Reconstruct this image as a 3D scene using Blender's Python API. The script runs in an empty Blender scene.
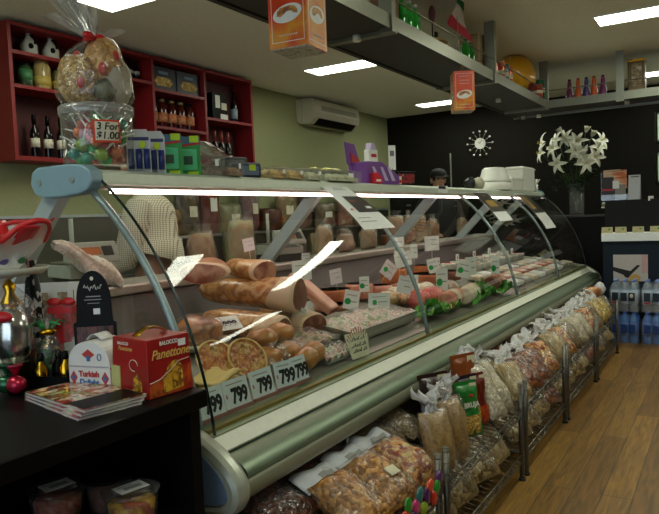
import bpy, bmesh, math, random
from math import sin, cos, pi, radians, sqrt
from mathutils import Vector, Matrix, Euler
random.seed(7)
S = bpy.context.scene
COL = S.collection

# ------------------------------------------------------------------ camera, world, lights, exposure
cam = bpy.data.cameras.new('camera'); cam_o = bpy.data.objects.new('camera', cam); COL.objects.link(cam_o)
yaw, pit, rol, FPX = 0.55191101, -0.0600769, -0.04029331, 653.577
fwd = Vector((-sin(yaw)*cos(pit), cos(yaw)*cos(pit), sin(pit)))
rt = Vector((cos(yaw), sin(yaw), 0)); up = rt.cross(fwd)
rt2 = rt*cos(rol)+up*sin(rol); up2 = -rt*sin(rol)+up*cos(rol)
m4 = Matrix.Identity(4)
for i in range(3):
    m4[i][0], m4[i][1], m4[i][2] = rt2[i], up2[i], -fwd[i]
m4[2][3] = 1.30
cam_o.matrix_world = m4
cam.sensor_fit = 'HORIZONTAL'; cam.sensor_width = 36; cam.lens = FPX/659*36; cam.clip_start = .02
S.camera = cam_o
w = bpy.data.worlds.new('world'); S.world = w; w.use_nodes = True
w.node_tree.nodes['Background'].inputs[0].default_value = (.55, .68, .85, 1)
w.node_tree.nodes['Background'].inputs[1].default_value = .6
S.view_settings.view_transform = 'Standard'; S.view_settings.look = 'None'
S.view_settings.exposure = 1.72
S.view_settings.gamma = 1; S.view_settings.use_curve_mapping = False
S.cycles.transparent_max_bounces = 24
def area(name, loc, rot, sx, sy, power, col):
    l = bpy.data.lights.new(name, 'AREA'); l.shape = 'RECTANGLE'; l.size = sx; l.size_y = sy; l.energy = power; l.color = col
    o = bpy.data.objects.new(name, l); COL.objects.link(o); o.location = loc; o.rotation_euler = rot
    return o
PANEL = 5.0          # radiance of the ceiling panels
LED = 7.0            # radiance of the tube in the display case
area('shop_window_daylight', (-.9, -2.44, 1.45), (radians(90), 0, 0), 3.2, 1.9, 6, (.72, .86, 1))

# ------------------------------------------------------------------ materials
def nt(name):
    m = bpy.data.materials.new(name); m.use_nodes = True
    return m, m.node_tree.nodes, m.node_tree.links, m.node_tree.nodes['Principled BSDF']
def rgb(c): return (c[0], c[1], c[2], 1)
def hexc(h):
    out = []
    for i in (0, 2, 4):
        v = int(h[i:i+2], 16)/255
        out.append(v/12.92 if v <= .04045 else ((v+.055)/1.055)**2.4)
    return tuple(out)
MC = {}
def mat(name, h, rough=.5, metal=0, bump=0, bscale=40, coat=0, spec=.5):
    if name in MC: return MC[name]
    m, n, l, b = nt(name)
    c = hexc(h) if isinstance(h, str) else h
    b.inputs['Base Color'].default_value = rgb(c); b.inputs['Roughness'].default_value = rough; b.inputs['Metallic'].default_value = metal
    b.inputs['Coat Weight'].default_value = coat; b.inputs['Specular IOR Level'].default_value = spec
    tc = n.new('ShaderNodeTexCoord'); nz = n.new('ShaderNodeTexNoise'); nz.inputs['Scale'].default_value = bscale
    l.new(tc.outputs['Object'], nz.inputs['Vector'])
    mx = n.new('ShaderNodeMix'); mx.data_type = 'RGBA'; mx.inputs[6].default_value = rgb([x*.9 for x in c]); mx.inputs[7].default_value = rgb([min(1, x*1.08) for x in c])
    l.new(nz.outputs['Fac'], mx.inputs[0]); l.new(mx.outputs[2], b.inputs['Base Color'])
    if bump:
        bp = n.new('ShaderNodeBump'); bp.inputs['Strength'].default_value = bump; bp.inputs['Distance'].default_value = .01
        l.new(nz.outputs['Fac'], bp.inputs['Height']); l.new(bp.outputs['Normal'], b.inputs['Normal'])
    MC[name] = m; return m
def blotch(name, cols, scale=12, rough=.45, bump=.2, detail=4, stretch=(1, 1, 1), coat=0, kind='noise', pos=None, metal=0):
    """several colours broken up by noise or voronoi cells"""
    if name in MC: return MC[name]
    m, n, l, b = nt(name)
    tc = n.new('ShaderNodeTexCoord'); mp = n.new('ShaderNodeMapping'); mp.inputs['Scale'].default_value = stretch
    l.new(tc.outputs['Object'], mp.inputs['Vector'])
    if kind == 'noise':
        t = n.new('ShaderNodeTexNoise'); t.inputs['Detail'].default_value = detail; fac = t.outputs['Fac']; hgt = fac
    else:
        t = n.new('ShaderNodeTexVoronoi'); hgt = t.outputs['Distance']
        sp = n.new('ShaderNodeSeparateColor'); l.new(t.outputs['Color'], sp.inputs[0]); fac = sp.outputs[0]
    t.inputs['Scale'].default_value = scale; l.new(mp.outputs['Vector'], t.inputs['Vector'])
    r = n.new('ShaderNodeValToRGB'); l.new(fac, r.inputs[0])
    k = len(cols); e = r.color_ramp.elements
    lo, hi = (.32, .68) if kind == 'noise' else (0, 1)
    for i, c in enumerate(cols):
        p = lo+(hi-lo)*i/(max(1, k-1)) if pos is None else pos[i]
        el = e[i] if i < 2 else e.new(p)
        el.position = p; el.color = rgb(hexc(c))
    if kind == 'cells': r.color_ramp.interpolation = 'CONSTANT'
    l.new(r.outputs[0], b.inputs['Base Color']); b.inputs['Roughness'].default_value = rough; b.inputs['Coat Weight'].default_value = coat; b.inputs['Metallic'].default_value = metal
    if bump:
        bp = n.new('ShaderNodeBump'); bp.inputs['Strength'].default_value = bump; bp.inputs['Distance'].default_value = .01
        if kind != 'noise': bp.invert = True
        l.new(hgt, bp.inputs['Height']); l.new(bp.outputs['Normal'], b.inputs['Normal'])
    MC[name] = m; return m
def grains(name, cols, size=.012, rough=.4, coat=.3, stretch=(1, 1, 1)):
    return blotch(name, cols, 1/size, rough, .9, kind='cells', stretch=stretch, coat=coat)
def emit(name, h, s):
    m, n, l, b = nt(name)
    b.inputs['Base Color'].default_value = (0, 0, 0, 1); b.inputs['Emission Color'].default_value = rgb(hexc(h)); b.inputs['Emission Strength'].default_value = s
    return m
def sheet_glass(name, tint, gl=.0, rough=.02, bump=0, bscale=25, haze=0, ior=1.45):
    """a thin sheet: lets light straight through, mirrors by Fresnel"""
    if name in MC: return MC[name]
    m, n, l, b = nt(name); n.remove(b); out = n['Material Output']
    tr = n.new('ShaderNodeBsdfTransparent'); tr.inputs[0].default_value = rgb(tint)
    g = n.new('ShaderNodeBsdfGlossy'); g.inputs['Roughness'].default_value = rough
    fr = n.new('ShaderNodeFresnel'); ge = n.new('ShaderNodeNewGeometry'); mi = n.new('ShaderNodeMix')      # same mirror strength from both sides of the sheet
    mi.inputs[2].default_value = ior; mi.inputs[3].default_value = 1/ior; l.new(ge.outputs['Backfacing'], mi.inputs[0]); l.new(mi.outputs[0], fr.inputs[0])
    ad = n.new('ShaderNodeMath'); ad.operation = 'ADD'; ad.use_clamp = True; ad.inputs[1].default_value = gl
    l.new(fr.outputs[0], ad.inputs[0])
    mx = n.new('ShaderNodeMixShader'); l.new(ad.outputs[0], mx.inputs[0]); l.new(tr.outputs[0], mx.inputs[1]); l.new(g.outputs[0], mx.inputs[2])
    last = mx.outputs[0]
    if haze:
        d = n.new('ShaderNodeBsdfDiffuse'); d.inputs[0].default_value = (.9, .9, .88, 1)
        m2 = n.new('ShaderNodeMixShader'); m2.inputs[0].default_value = haze; l.new(last, m2.inputs[1]); l.new(d.outputs[0], m2.inputs[2]); last = m2.outputs[0]
    if bump:
        tc = n.new('ShaderNodeTexCoord'); nz = n.new('ShaderNodeTexNoise'); nz.inputs['Scale'].default_value = bscale; nz.inputs['Detail'].default_value = 3
        l.new(tc.outputs['Object'], nz.inputs['Vector'])
        bp = n.new('ShaderNodeBump'); bp.inputs['Strength'].default_value = bump; bp.inputs['Distance'].default_value = .02
        l.new(nz.outputs['Fac'], bp.inputs['Height']); l.new(bp.outputs['Normal'], g.inputs['Normal'])
    l.new(last, out.inputs[0]); MC[name] = m; return m
def wood_floor():
    m, n, l, b = nt('timber_planks')
    tc = n.new('ShaderNodeTexCoord'); mp = n.new('ShaderNodeMapping'); mp.inputs['Rotation'].default_value = (0, 0, radians(90))
    l.new(tc.outputs['Object'], mp.inputs['Vector'])
    br = n.new('ShaderNodeTexBrick'); br.offset = .37; br.inputs['Scale'].default_value = 1; br.inputs['Brick Width'].default_value = 1.3; br.inputs['Row Height'].default_value = .125
    br.inputs['Mortar Size'].default_value = .0018; br.inputs['Color1'].default_value = rgb(hexc('9c7430')); br.inputs['Color2'].default_value = rgb(hexc('7c581e')); br.inputs['Mortar'].default_value = rgb(hexc('3b2814')); br.inputs['Bias'].default_value = 0
    l.new(mp.outputs['Vector'], br.inputs['Vector'])
    m2 = n.new('ShaderNodeMapping'); m2.inputs['Scale'].default_value = (14, 1.2, 1); l.new(tc.outputs['Object'], m2.inputs['Vector'])
    nz = n.new('ShaderNodeTexNoise'); nz.inputs['Scale'].default_value = 3; nz.inputs['Detail'].default_value = 6; nz.inputs['Distortion'].default_value = 1.2; l.new(m2.outputs['Vector'], nz.inputs['Vector'])
    r = n.new('ShaderNodeValToRGB'); r.color_ramp.elements[0].position = .3; r.color_ramp.elements[0].color = (.45, .45, .45, 1); r.color_ramp.elements[1].position = .7; r.color_ramp.elements[1].color = (1.1, 1.08, 1.05, 1)
    l.new(nz.outputs['Fac'], r.inputs[0])
    mx = n.new('ShaderNodeMix'); mx.data_type = 'RGBA'; mx.blend_type = 'MULTIPLY'; mx.inputs[0].default_value = 1
    l.new(br.outputs['Color'], mx.inputs[6]); l.new(r.outputs[0], mx.inputs[7]); l.new(mx.outputs[2], b.inputs['Base Color'])
    b.inputs['Roughness'].default_value = .42
    bp = n.new('ShaderNodeBump'); bp.inputs['Strength'].default_value = .15; l.new(nz.outputs['Fac'], bp.inputs['Height']); l.new(bp.outputs['Normal'], b.inputs['Normal'])
    return m
def check_cloth():
    m, n, l, b = nt('cream_check_cloth')
    tc = n.new('ShaderNodeTexCoord'); b.inputs['Roughness'].default_value = .9
    fs = []
    for ax in ('X', 'Z'):
        wv = n.new('ShaderNodeTexWave'); wv.bands_direction = ax; wv.inputs['Scale'].default_value = 30; l.new(tc.outputs['Object'], wv.inputs['Vector']); fs.append(wv)
    wv = n.new('ShaderNodeTexWave'); wv.bands_direction = 'Y'; wv.inputs['Scale'].default_value = 30; l.new(tc.outputs['Object'], wv.inputs['Vector'])
    mn = n.new('ShaderNodeMath'); mn.operation = 'MINIMUM'; l.new(fs[1].outputs['Fac'], mn.inputs[0]); l.new(wv.outputs['Fac'], mn.inputs[1])
    r = n.new('ShaderNodeValToRGB'); r.color_ramp.elements[0].position = .08; r.color_ramp.elements[0].color = rgb(hexc('8c8272')); r.color_ramp.elements[1].position = .3; r.color_ramp.elements[1].color = rgb(hexc('d8cfb8'))
    l.new(mn.outputs[0], r.inputs[0]); l.new(r.outputs[0], b.inputs['Base Color'])
    return m
def stripes(name, cols, scale, axis='X', rough=.5, dist=0):
    if name in MC: return MC[name]
    m, n, l, b = nt(name); tc = n.new('ShaderNodeTexCoord'); wv = n.new('ShaderNodeTexWave'); wv.bands_direction = axis; wv.inputs['Scale'].default_value = scale; wv.inputs['Distortion'].default_value = dist
    l.new(tc.outputs['Object'], wv.inputs['Vector']); r = n.new('ShaderNodeValToRGB'); r.color_ramp.elements[0].position = .45; r.color_ramp.elements[1].position = .55
    r.color_ramp.elements[0].color = rgb(hexc(cols[0])); r.color_ramp.elements[1].color = rgb(hexc(cols[1])); l.new(wv.outputs['Fac'], r.inputs[0]); l.new(r.outputs[0], b.inputs['Base Color']); b.inputs['Roughness'].default_value = rough
    MC[name] = m; return m

# ------------------------------------------------------------------ mesh helpers
class MB:
    def __init__(s): s.v = []; s.f = []; s.sm = []
    def add(s, vs, fs, smooth=False):
        k = len(s.v); s.v += [tuple(v) for v in vs]
        for f in fs: s.f.append([i+k for i in f]); s.sm.append(smooth)
        return s
    def box(s, x0, x1, y0, y1, z0, z1, M=None):
        vs = [Vector((x, y, z)) for z in (z0, z1) for y in (y0, y1) for x in (x0, x1)]
        if M: vs = [M @ v for v in vs]
        return s.add(vs, [(0, 2, 3, 1), (4, 5, 7, 6), (0, 1, 5, 4), (2, 6, 7, 3), (0, 4, 6, 2), (1, 3, 7, 5)])
    def cbox(s, c, d, rz=0, rx=0):
        M = Matrix.Translation(c) @ Matrix.Rotation(rz, 4, 'Z') @ Matrix.Rotation(rx, 4, 'X')
        return s.box(-d[0]/2, d[0]/2, -d[1]/2, d[1]/2, -d[2]/2, d[2]/2, M)
    def tube(s, pts, r, n=8, caps=True, closed=False):
        pts = [Vector(p) for p in pts]; k = len(pts)
        rs = r if isinstance(r, (list, tuple)) else [r]*k
        vs = []; prev = None
        for i, p in enumerate(pts):
            a = pts[i-1] if (i > 0 or closed) else pts[i]; b = pts[(i+1) % k] if (i < k-1 or closed) else pts[i]
            t = (b-a).normalized()
            if prev is None:
                u = t.orthogonal().normalized()
            else:
                u = prev-t*prev.dot(t); u = u.normalized() if u.length > 1e-6 else t.orthogonal().normalized()
            prev = u; v = t.cross(u)
            rr = rs[i] if isinstance(rs[i], (tuple, list)) else (rs[i], rs[i])
            vs += [p+u*cos(2*pi*j/n)*rr[0]+v*sin(2*pi*j/n)*rr[1] for j in range(n)]
        fs = []
        for i in range(k if closed else k-1):
            for j in range(n):
                a, b = i*n+j, i*n+(j+1) % n; c, d = ((i+1) % k)*n+(j+1) % n, ((i+1) % k)*n+j
                fs.append((a, b, c, d))
        s.add(vs, fs, True)
        if caps and not closed:
            s.f.append([len(s.v)-len(vs)+j for j in range(n)][::-1]); s.sm.append(False)
            s.f.append([len(s.v)-n+j for j in range(n)]); s.sm.append(False)
        return s
    def lathe(s, prof, c=(0, 0, 0), n=20, sx=1, sy=1):
        vs = []
        for r, z in prof: vs += [(c[0]+r*cos(2*pi*j/n)*sx, c[1]+r*sin(2*pi*j/n)*sy, c[2]+z) for j in range(n)]
        fs = [(i*n+j, i*n+(j+1) % n, (i+1)*n+(j+1) % n, (i+1)*n+j) for i in range(len(prof)-1) for j in range(n)]
        s.add(vs, fs, True); k = len(s.v)-len(vs)
        if prof[0][0] > 1e-4: s.f.append([k+j for j in range(n)][::-1]); s.sm.append(False)
        if prof[-1][0] > 1e-4: s.f.append([len(s.v)-n+j for j in range(n)]); s.sm.append(False)
        return s
    def ball(s, c, r, nu=14, nv=9, jit=0, seed=0, M=None):
        rx, ry, rz = r if isinstance(r, (tuple, list)) else (r, r, r); rnd = random.Random(seed)
        ph = [rnd.uniform(0, 6.3) for _ in range(6)]
        vs = []
        for i in range(nv+1):
            th = pi*i/nv
            for j in range(nu):
                a = 2*pi*j/nu
                d = Vector((sin(th)*cos(a), sin(th)*sin(a), -cos(th)))
                k = 1+jit*(sin(3*d.x+ph[0])*sin(4*d.y+ph[1])+.6*sin(7*d.z+ph[2]+3*d.x)+.5*sin(6*d.y+ph[3]+5*d.z))
                p = Vector((d.x*rx*k, d.y*ry*k, d.z*rz*k))
                if M: p = M @ p
                vs.append(Vector(c)+p)
        fs = [(i*nu+j, i*nu+(j+1) % nu, (i+1)*nu+(j+1) % nu, (i+1)*nu+j) for i in range(nv) for j in range(nu)]
        return s.add(vs, fs, True)
    def prism(s, poly, a0, a1, axis='Y', smooth=False):
        """poly in XZ extruded along Y, in XY along Z or in YZ along X"""
        def pt(p, a): return {'Y': (p[0], a, p[1]), 'Z': (p[0], p[1], a), 'X': (a, p[0], p[1])}[axis]
        n = len(poly); vs = [pt(p, a0) for p in poly]+[pt(p, a1) for p in poly]
        s.add(vs, [(i, (i+1) % n, n+(i+1) % n, n+i) for i in range(n)], smooth)
        k = len(s.v)-2*n
        s.f.append(list(range(k, k+n))[::-1]); s.sm.append(False); s.f.append(list(range(k+n, k+2*n))); s.sm.append(False)
        return s
    def strip(s, prof, a0, a1, seg=1, smooth=True):
        """open XZ profile swept along Y"""
        n = len(prof); vs = [(p[0], a0+(a1-a0)*i/seg, p[1]) for i in range(seg+1) for p in prof]
        return s.add(vs, [(i*n+j, i*n+j+1, (i+1)*n+j+1, (i+1)*n+j) for i in range(seg) for j in range(n-1)], smooth)
    def grid(s, fn, nu, nv, smooth=True, wrap=False):
        vs = [fn(i/nu, j/nv) for j in range(nv+1) for i in range(nu+(0 if wrap else 1))]
        W = nu if wrap else nu+1
        fs = [(j*W+i, j*W+(i+1) % W, (j+1)*W+(i+1) % W, (j+1)*W+i) for j in range(nv) for i in range(nu)]
        return s.add(vs, fs, smooth)
    def disc(s, c, r, normal=(0, 0, 1), n=20, ry=None):
        nn = Vector(normal).normalized(); u = Vector((0, 0, 1)).cross(nn); u = u.normalized() if u.length > 1e-4 else Vector((1, 0, 0)); v = nn.cross(u)
        return s.add([Vector(c)+u*r*cos(2*pi*j/n)+v*(ry or r)*sin(2*pi*j/n) for j in range(n)], [list(range(n))])
def obj(name, mb, m, parent=None, loc=None, rotz=0, bevel=0, solid=0, sub=0, W=None):
    me = bpy.data.meshes.new(name)
    vs = mb.v
    if W is not None: vs = [(v[0]-W[0], v[1]-W[1], v[2]-W[2]) for v in vs]
    me.from_pydata(vs, [], mb.f); me.polygons.foreach_set('use_smooth', mb.sm); me.materials.append(m); me.update()
    bm = bmesh.new(); bm.from_mesh(me); bmesh.ops.recalc_face_normals(bm, faces=bm.faces); bm.to_mesh(me); bm.free()
    o = bpy.data.objects.new(name, me); COL.objects.link(o)
    if parent: o.parent = parent
    if loc: o.location = loc
    o.rotation_euler.z = rotz
    if bevel:
        b = o.modifiers.new('bevel', 'BEVEL'); b.width = bevel; b.segments = 2; b.limit_method = 'ANGLE'
    if solid:
        q = o.modifiers.new('solid', 'SOLIDIFY'); q.thickness = solid; q.offset = 0
    if sub:
        q = o.modifiers.new('sub', 'SUBSURF'); q.levels = sub; q.render_levels = sub
    return o
def tag(o, label, cat, group=None):
    o['label'] = label; o['category'] = cat
    if group: o['group'] = group
    return o
def thing(name, label, cat, loc=(0, 0, 0), rotz=0, group=None, rx=0, ry=0):
    o = bpy.data.objects.new(name, None); o.empty_display_size = .05; COL.objects.link(o); o.location = loc; o.rotation_euler = (rx, ry, rotz)
    return tag(o, label, cat, group)
def struct(name, mb, m, **k):
    o = obj(name, mb, m, **k); o['kind'] = 'structure'; return o
def dup(root, loc, rotz=None, label=None, rx=None, ry=None, scale=None):
    def cp(o, parent):
        c = o.copy(); COL.objects.link(c)
        if parent: c.parent = parent
        for ch in o.children: cp(ch, c)
        return c
    r = cp(root, None); r.location = loc
    if rotz is not None: r.rotation_euler.z = rotz
    if rx is not None: r.rotation_euler.x = rx
    if ry is not None: r.rotation_euler.y = ry
    if scale: r.scale = (scale,)*3 if not isinstance(scale, tuple) else scale
    if label: r['label'] = label
    return r
def text(name, body, size, m, parent, loc, rot=(pi/2, 0, 0), align='CENTER', shear=0, bold=0, sx=1):
    c = bpy.data.curves.new(name, 'FONT'); c.body = body; c.size = size; c.align_x = align; c.align_y = 'CENTER'; c.shear = shear; c.offset = bold; c.extrude = .0004
    c.materials.append(m); tmp = bpy.data.objects.new(name+'_curve', c)
    me = bpy.data.meshes.new_from_object(tmp); me.materials.clear(); me.materials.append(m); bpy.data.objects.remove(tmp); bpy.data.curves.remove(c)
    o = bpy.data.objects.new(name, me); COL.objects.link(o); o.parent = parent; o.location = loc; o.rotation_euler = rot; o.scale.x = sx
    return o

def pillow(w_, h, d, seed=0, taper=.0, nu=18, nv=14, crimp=.0):
    rnd_ = random.Random(seed); ph = [rnd_.uniform(0, 6) for _ in range(4)]
    def f(s):
        def g(u, v):
            x = (u-.5)*w_*(1-taper*v)*(1-.06*sin(pi*v))
            e = max(0, 1-abs(2*u-1)**2.6)**.5*max(0, 1-abs(2*v-1)**3.2)**.5
            y = s*(d/2)*e*(1+.14*sin(5*u*pi+ph[0])*sin(4*v*pi+ph[1]))+.006*sin(7*v+ph[2])
            return (x, y, v*h)
        return g
    return MB().grid(f(-1), nu, nv).grid(f(1), nu, nv)

# common materials
M_white = mat('white_plastic', 'e6e6dc', .4); M_card = mat('white_card', 'e4e6e2', .6); M_black = mat('black_laminate', '060606', .4, spec=.12)
M_ink = mat('black_ink', '111111', .6); M_red = mat('red_paint', 'b31a1a', .45); M_steel = mat('brushed_steel', 'b4b4aa', .32, 1)
M_chrome = mat('chrome_wire', 'b8b8b0', .25, 1); M_green = mat('green_dot', '1f9a4a', .5); M_gold = mat('gold_foil', 'd9a62a', .22, 1); M_silver = mat('silver_foil', 'd0d0cc', .18, 1)
M_cork = mat('dark_rubber', '1a1a1a', .7)
M_glass = sheet_glass('clear_case_glass', (.90, .94, .91), gl=.0, ior=1.5)
M_film = sheet_glass('cellophane', (.97, .97, .96), gl=.03, rough=.16, bump=.7, bscale=24, haze=.03, ior=1.4)
M_filmh = sheet_glass('hazy_cellophane', (.96, .96, .95), gl=.02, rough=.22, bump=.7, bscale=30, haze=.04, ior=1.35)
M_tubclear = sheet_glass('clear_tub_plastic', (.95, .96, .95), gl=.03, rough=.06, haze=.06)

# ------------------------------------------------------------------ room
XL, XR, YB, YF, ZC = -4.03, 4.2, 8.2, -2.5, 2.63
M_wall = mat('olive_cream_paint', '989b70', .85); M_dark = mat('dark_brown_paint', '15130f', .85, spec=.15, bump=.08, bscale=120); M_ceil = mat('ceiling_white_paint', 'eef0de', .9)
struct('floor', MB().box(XL-.1, XR+.1, YF-.1, YB+.1, -.1, 0), wood_floor())
struct('ceiling', MB().box(XL-.1, XR+.1, YF-.1, YB+.1, ZC, ZC+.1), M_ceil)
struct('wall_left', MB().box(XL-.1, XL, YF-.1, YB+.1, 0, ZC), M_wall)
struct('wall_back', MB().box(XL, XR+.1, YB, YB+.1, 0, ZC), M_dark)
struct('wall_right', MB().box(XR, XR+.1, YF, YB, 0, ZC), mat('right_wall_paint', '3c372e', .85))
struct('wall_front', MB().box(XL, -2.6, YF-.1, YF, 0, ZC).box(.8, XR, YF-.1, YF, 0, ZC).box(-2.6, .8, YF-.1, YF, 0, .45).box(-2.6, .8, YF-.1, YF, 2.45, ZC), M_wall)
wf = struct('window_1', MB().box(-2.6, -2.54, YF-.1, YF, .45, 2.45).box(.74, .8, YF-.1, YF, .45, 2.45).box(-2.6, .8, YF-.1, YF, .45, .51).box(-2.6, .8, YF-.1, YF, 2.39, 2.45).box(-.94, -.88, YF-.1, YF, .45, 2.45), M_black)
pn = obj('window_pane', MB().box(-2.54, .74, YF-.055, YF-.05, .51, 2.39), sheet_glass('shop_window_glass', (.95, .97, .97)), wf)
struct('baseboard_left', MB().box(XL, XL+.015, YF, YB, 0, .1), M_black)
struct('baseboard_back', MB().box(XL, XR, YB-.015, YB, 0, .1), M_black)

E_panel = emit('panel_light', 'f8fde8', PANEL)
k = 0
for (x, y, lab) in [(-3.25, 2.58, 'rectangular ceiling light nearest the camera, above the red shelves'), (-3.25, 4.97, 'rectangular ceiling light between the prism sign and the air conditioner'),
                    (-3.25, 7.4, 'small far ceiling light half hidden behind the hanging shelf, by dark wall'), (-.81, 4.97, 'large bright ceiling light at the upper right of the photo'),
                    (-.77, 7.36, 'far ceiling light behind the tin on the cross shelf'), (-.81, 3.08, 'ceiling light above the aisle in front of the case'),
                    (1.45, 6.02, 'ceiling light in the middle of the row over the shop floor to the right'), (1.63, 2.6, 'ceiling light over the shop floor to the right of the camera'),
                    (-3.25, .2, 'ceiling light behind the black counter near the shop window'), (-.81, .2, 'ceiling light right above the camera'), (1.63, 7.36, 'ceiling light at the far right corner of the shop')]:
    t = thing('ceiling_light', lab, 'light', (x+.6, y+.13, ZC), group='ceiling panel lights')
    obj('frame', MB().box(-.61, .61, -.14, -.13, -.012, 0).box(-.61, .61, .13, .14, -.012, 0).box(-.61, -.6, -.13, .13, -.012, 0).box(.6, .61, -.13, .13, -.012, 0), M_white, t)
    obj('diffuser', MB().box(-.6, .6, -.13, .13, -.008, -.001), E_panel, t)

# ------------------------------------------------------------------ curved glass deli case
C0, C1 = 1.40, 7.2
R0 = (-1.7, 4.3, 0)
case = thing('deli_display_case', 'long curved glass deli display case with pale green steel bumper', 'display case', R0)
def cp(name, mb, m, **k): return obj(name, mb, m, case, W=R0, **k)
GP = [(-1.715, 1.44), (-1.641, 1.382), (-1.558, 1.298), (-1.48, 1.194), (-1.417, 1.089), (-1.362, .958), (-1.323, .842), (-1.299, .741), (-1.284, .678)]
def arc(off=0, n=24, a0=None, a1=None):
    cx_, cz_, r = -2.43, .55, 1.1456
    A0 = math.atan2(1.44-cz_, -1.715-cx_) if a0 is None else a0; A1 = math.atan2(.678-cz_, -1.284-cx_) if a1 is None else a1
    return [(cx_+(r+off)*cos(A0+(A1-A0)*i/n), cz_+(r+off)*sin(A0+(A1-A0)*i/n)) for i in range(n+1)]
M_bump = mat('pale_green_steel', '7b8b74', .4, .6); M_cream = mat('cream_strip', 'e0e3d0', .45); M_cap = mat('blue_grey_plastic', '7c9aa4', .45)
M_alu = mat('aluminium_frame', 'a9b5b4', .38, .6); M_in = mat('dark_case_lining', '332a25', .5); M_lip = mat('grey_green_lip', '8c8e78', .42, .3)
bump = [(-1.247+.087*sin(pi/2*i/14), .578+.049*cos(pi/2*i/14)**.9) for i in range(14)]+[(-1.16, .578)]
cp('bumper_panel', MB().strip(bump, C0, C1).prism([(-1.2, .58), (-1.16, .578), (-1.3, .56), (-1.3, .6)], C0, C1), M_bump)
cp('lower_lip', MB().strip([(-1.172, .577), (-1.162, .570), (-1.156, .553), (-1.157, .535), (-1.165, .518), (-1.185, .504), (-1.22, .494), (-1.27, .487), (-1.33, .482)], C0, C1), M_lip)
cp('price_strip', MB().prism([(-1.286, .674), (-1.247, .638), (-1.249, .632), (-1.292, .664)], C0-.005, C1), M_cream)
cp('sill', MB().prism([(-1.284, .664), (-1.284, .678), (-1.33, .69), (-1.36, .69), (-1.36, .6), (-1.284, .6)], C0, C1), mat('sill_green', '8d9a7e', .4, .3))
cp('gold_trim', MB().box(-1.318, -1.3, C0, C1, .683, .693), mat('gold_trim', 'a39455', .35, .6))
cp('deck', MB().prism([(-1.36, .695), (-2.12, .815), (-2.12, .60), (-1.36, .60)], C0+.02, C1-.02), mat('deck_steel', '8f8b80', .4, .4))
cp('inner_back', MB().prism([(-2.12, .6), (-2.12, .82), (-2.26, 1.0), (-2.29, 1.0), (-2.15, .82), (-2.15, .6)], C0+.02, C1-.02), M_in)
cp('rear_ledge', MB().box(-2.52, -2.24, C0, C1, 1.0, 1.045), mat('steel_ledge', 'a9a198', .35, .5), bevel=.01)
cp('base', MB().box(-2.48, -1.42, C0+.02, C1-.02, 0, .6), mat('dark_plinth', '15130f', .5))
cp('back_panel', MB().box(-2.52, -2.5, C0, C1, .1, 1.0), M_alu)
cp('canopy', MB().prism([(-2.02, 1.44), (-2.02, 1.475), (-1.99, 1.487), (-1.76, 1.487), (-1.725, 1.474), (-1.72, 1.437), (-1.76, 1.43)], C0+.02, C1), mat('pale_canopy', 'c6cebb', .4, .25))
cp('light_tube', MB().tube([(-1.80, C0+.12, 1.418), (-1.80, C1-.3, 1.418)], .006, 8), emit('pink_tube', 'ffd8d4', LED))
cp('light_holder', MB().box(-1.84, -1.76, C0+.05, C1-.1, 1.427, 1.432), M_white)
# end caps, struts, glass
capo = [(-2.022, 1.452), (-2.012, 1.49), (-1.98, 1.506), (-1.90, 1.507), (-1.80, 1.506), (-1.75, 1.499), (-1.715, 1.478), (-1.708, 1.445), (-1.73, 1.42), (-1.77, 1.408), (-1.86, 1.402), (-1.95, 1.402), (-2.0, 1.416)]
for y0, y1 in ((C0-.03, C0+.02), (C1, C1+.04)):
    c_ = cp('end_cap', MB().prism(capo, y0, y1), M_cap, bevel=.006)
    for x in (-1.97, -1.80):
        obj('screw', MB().tube([(x-R0[0], y0-.004-R0[1], 1.455), (x-R0[0], y0+.002-R0[1], 1.455)], .011, 12), M_alu, c_)
strut_y = [C0, 3.0, 4.65, 6.2, C1-.03]
for y in strut_y:
    cp('strut', MB().prism([(-1.995, 1.415), (-1.905, 1.415), (-2.27, 1.04), (-2.36, 1.04)], y, y+.045), mat('blue_grey_strut', 'aebbbd', .4, .3))
frame_y = [C0, 3.05, 4.68, 6.0, C1]
for i in range(4):
    cp('front_glass', MB().strip(arc(), frame_y[i]+.015, frame_y[i+1]-.01, 1), M_glass)
for y in frame_y[1:-1]:
    a = arc(-.018); cp('glass_frame', MB().tube([(p[0], y, p[1]) for p in a], .011, 8), mat('grey_glass_post', '8fa0a0', .35, .5))
a = arc(-.045); cp('end_post', MB().tube([(p[0], C0+.004, p[1]) for p in a], [(.012, .012)]*len(a), 8), mat('grey_glass_post', '8fa0a0', .35, .5))
for y in (C0+.008, C1-.01):
    poly = arc(-.002, 24)+[(-1.36, .69), (-2.1, .81), (-2.27, 1.04), (-1.93, 1.42)]
    cp('end_glass', MB().add([(p[0], y, p[1]) for p in poly], [list(range(len(poly)))]), M_glass)
a = arc(.004); cp('glass_edge', MB().tube([(p[0], C0+.012, p[1]) for p in a], .0045, 6), mat('dark_green_glass_edge', '10281e', .15))
a = arc(.004); cp('glass_edge', MB().tube([(p[0], C1-.012, p[1]) for p in a], .0045, 6), mat('dark_green_glass_edge', '10281e', .15))
endp = [(-1.31, .70), (-1.28, .686), (-1.24, .664), (-1.20, .638), (-1.168, .608), (-1.148, .575), (-1.143, .545), (-1.150, .515), (-1.172, .49), (-1.22, .47), (-1.32, .46), (-2.4, .3), (-2.52, .35), (-2.52, 1.05), (-2.28, 1.05), (-2.1, .82)]
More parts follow.
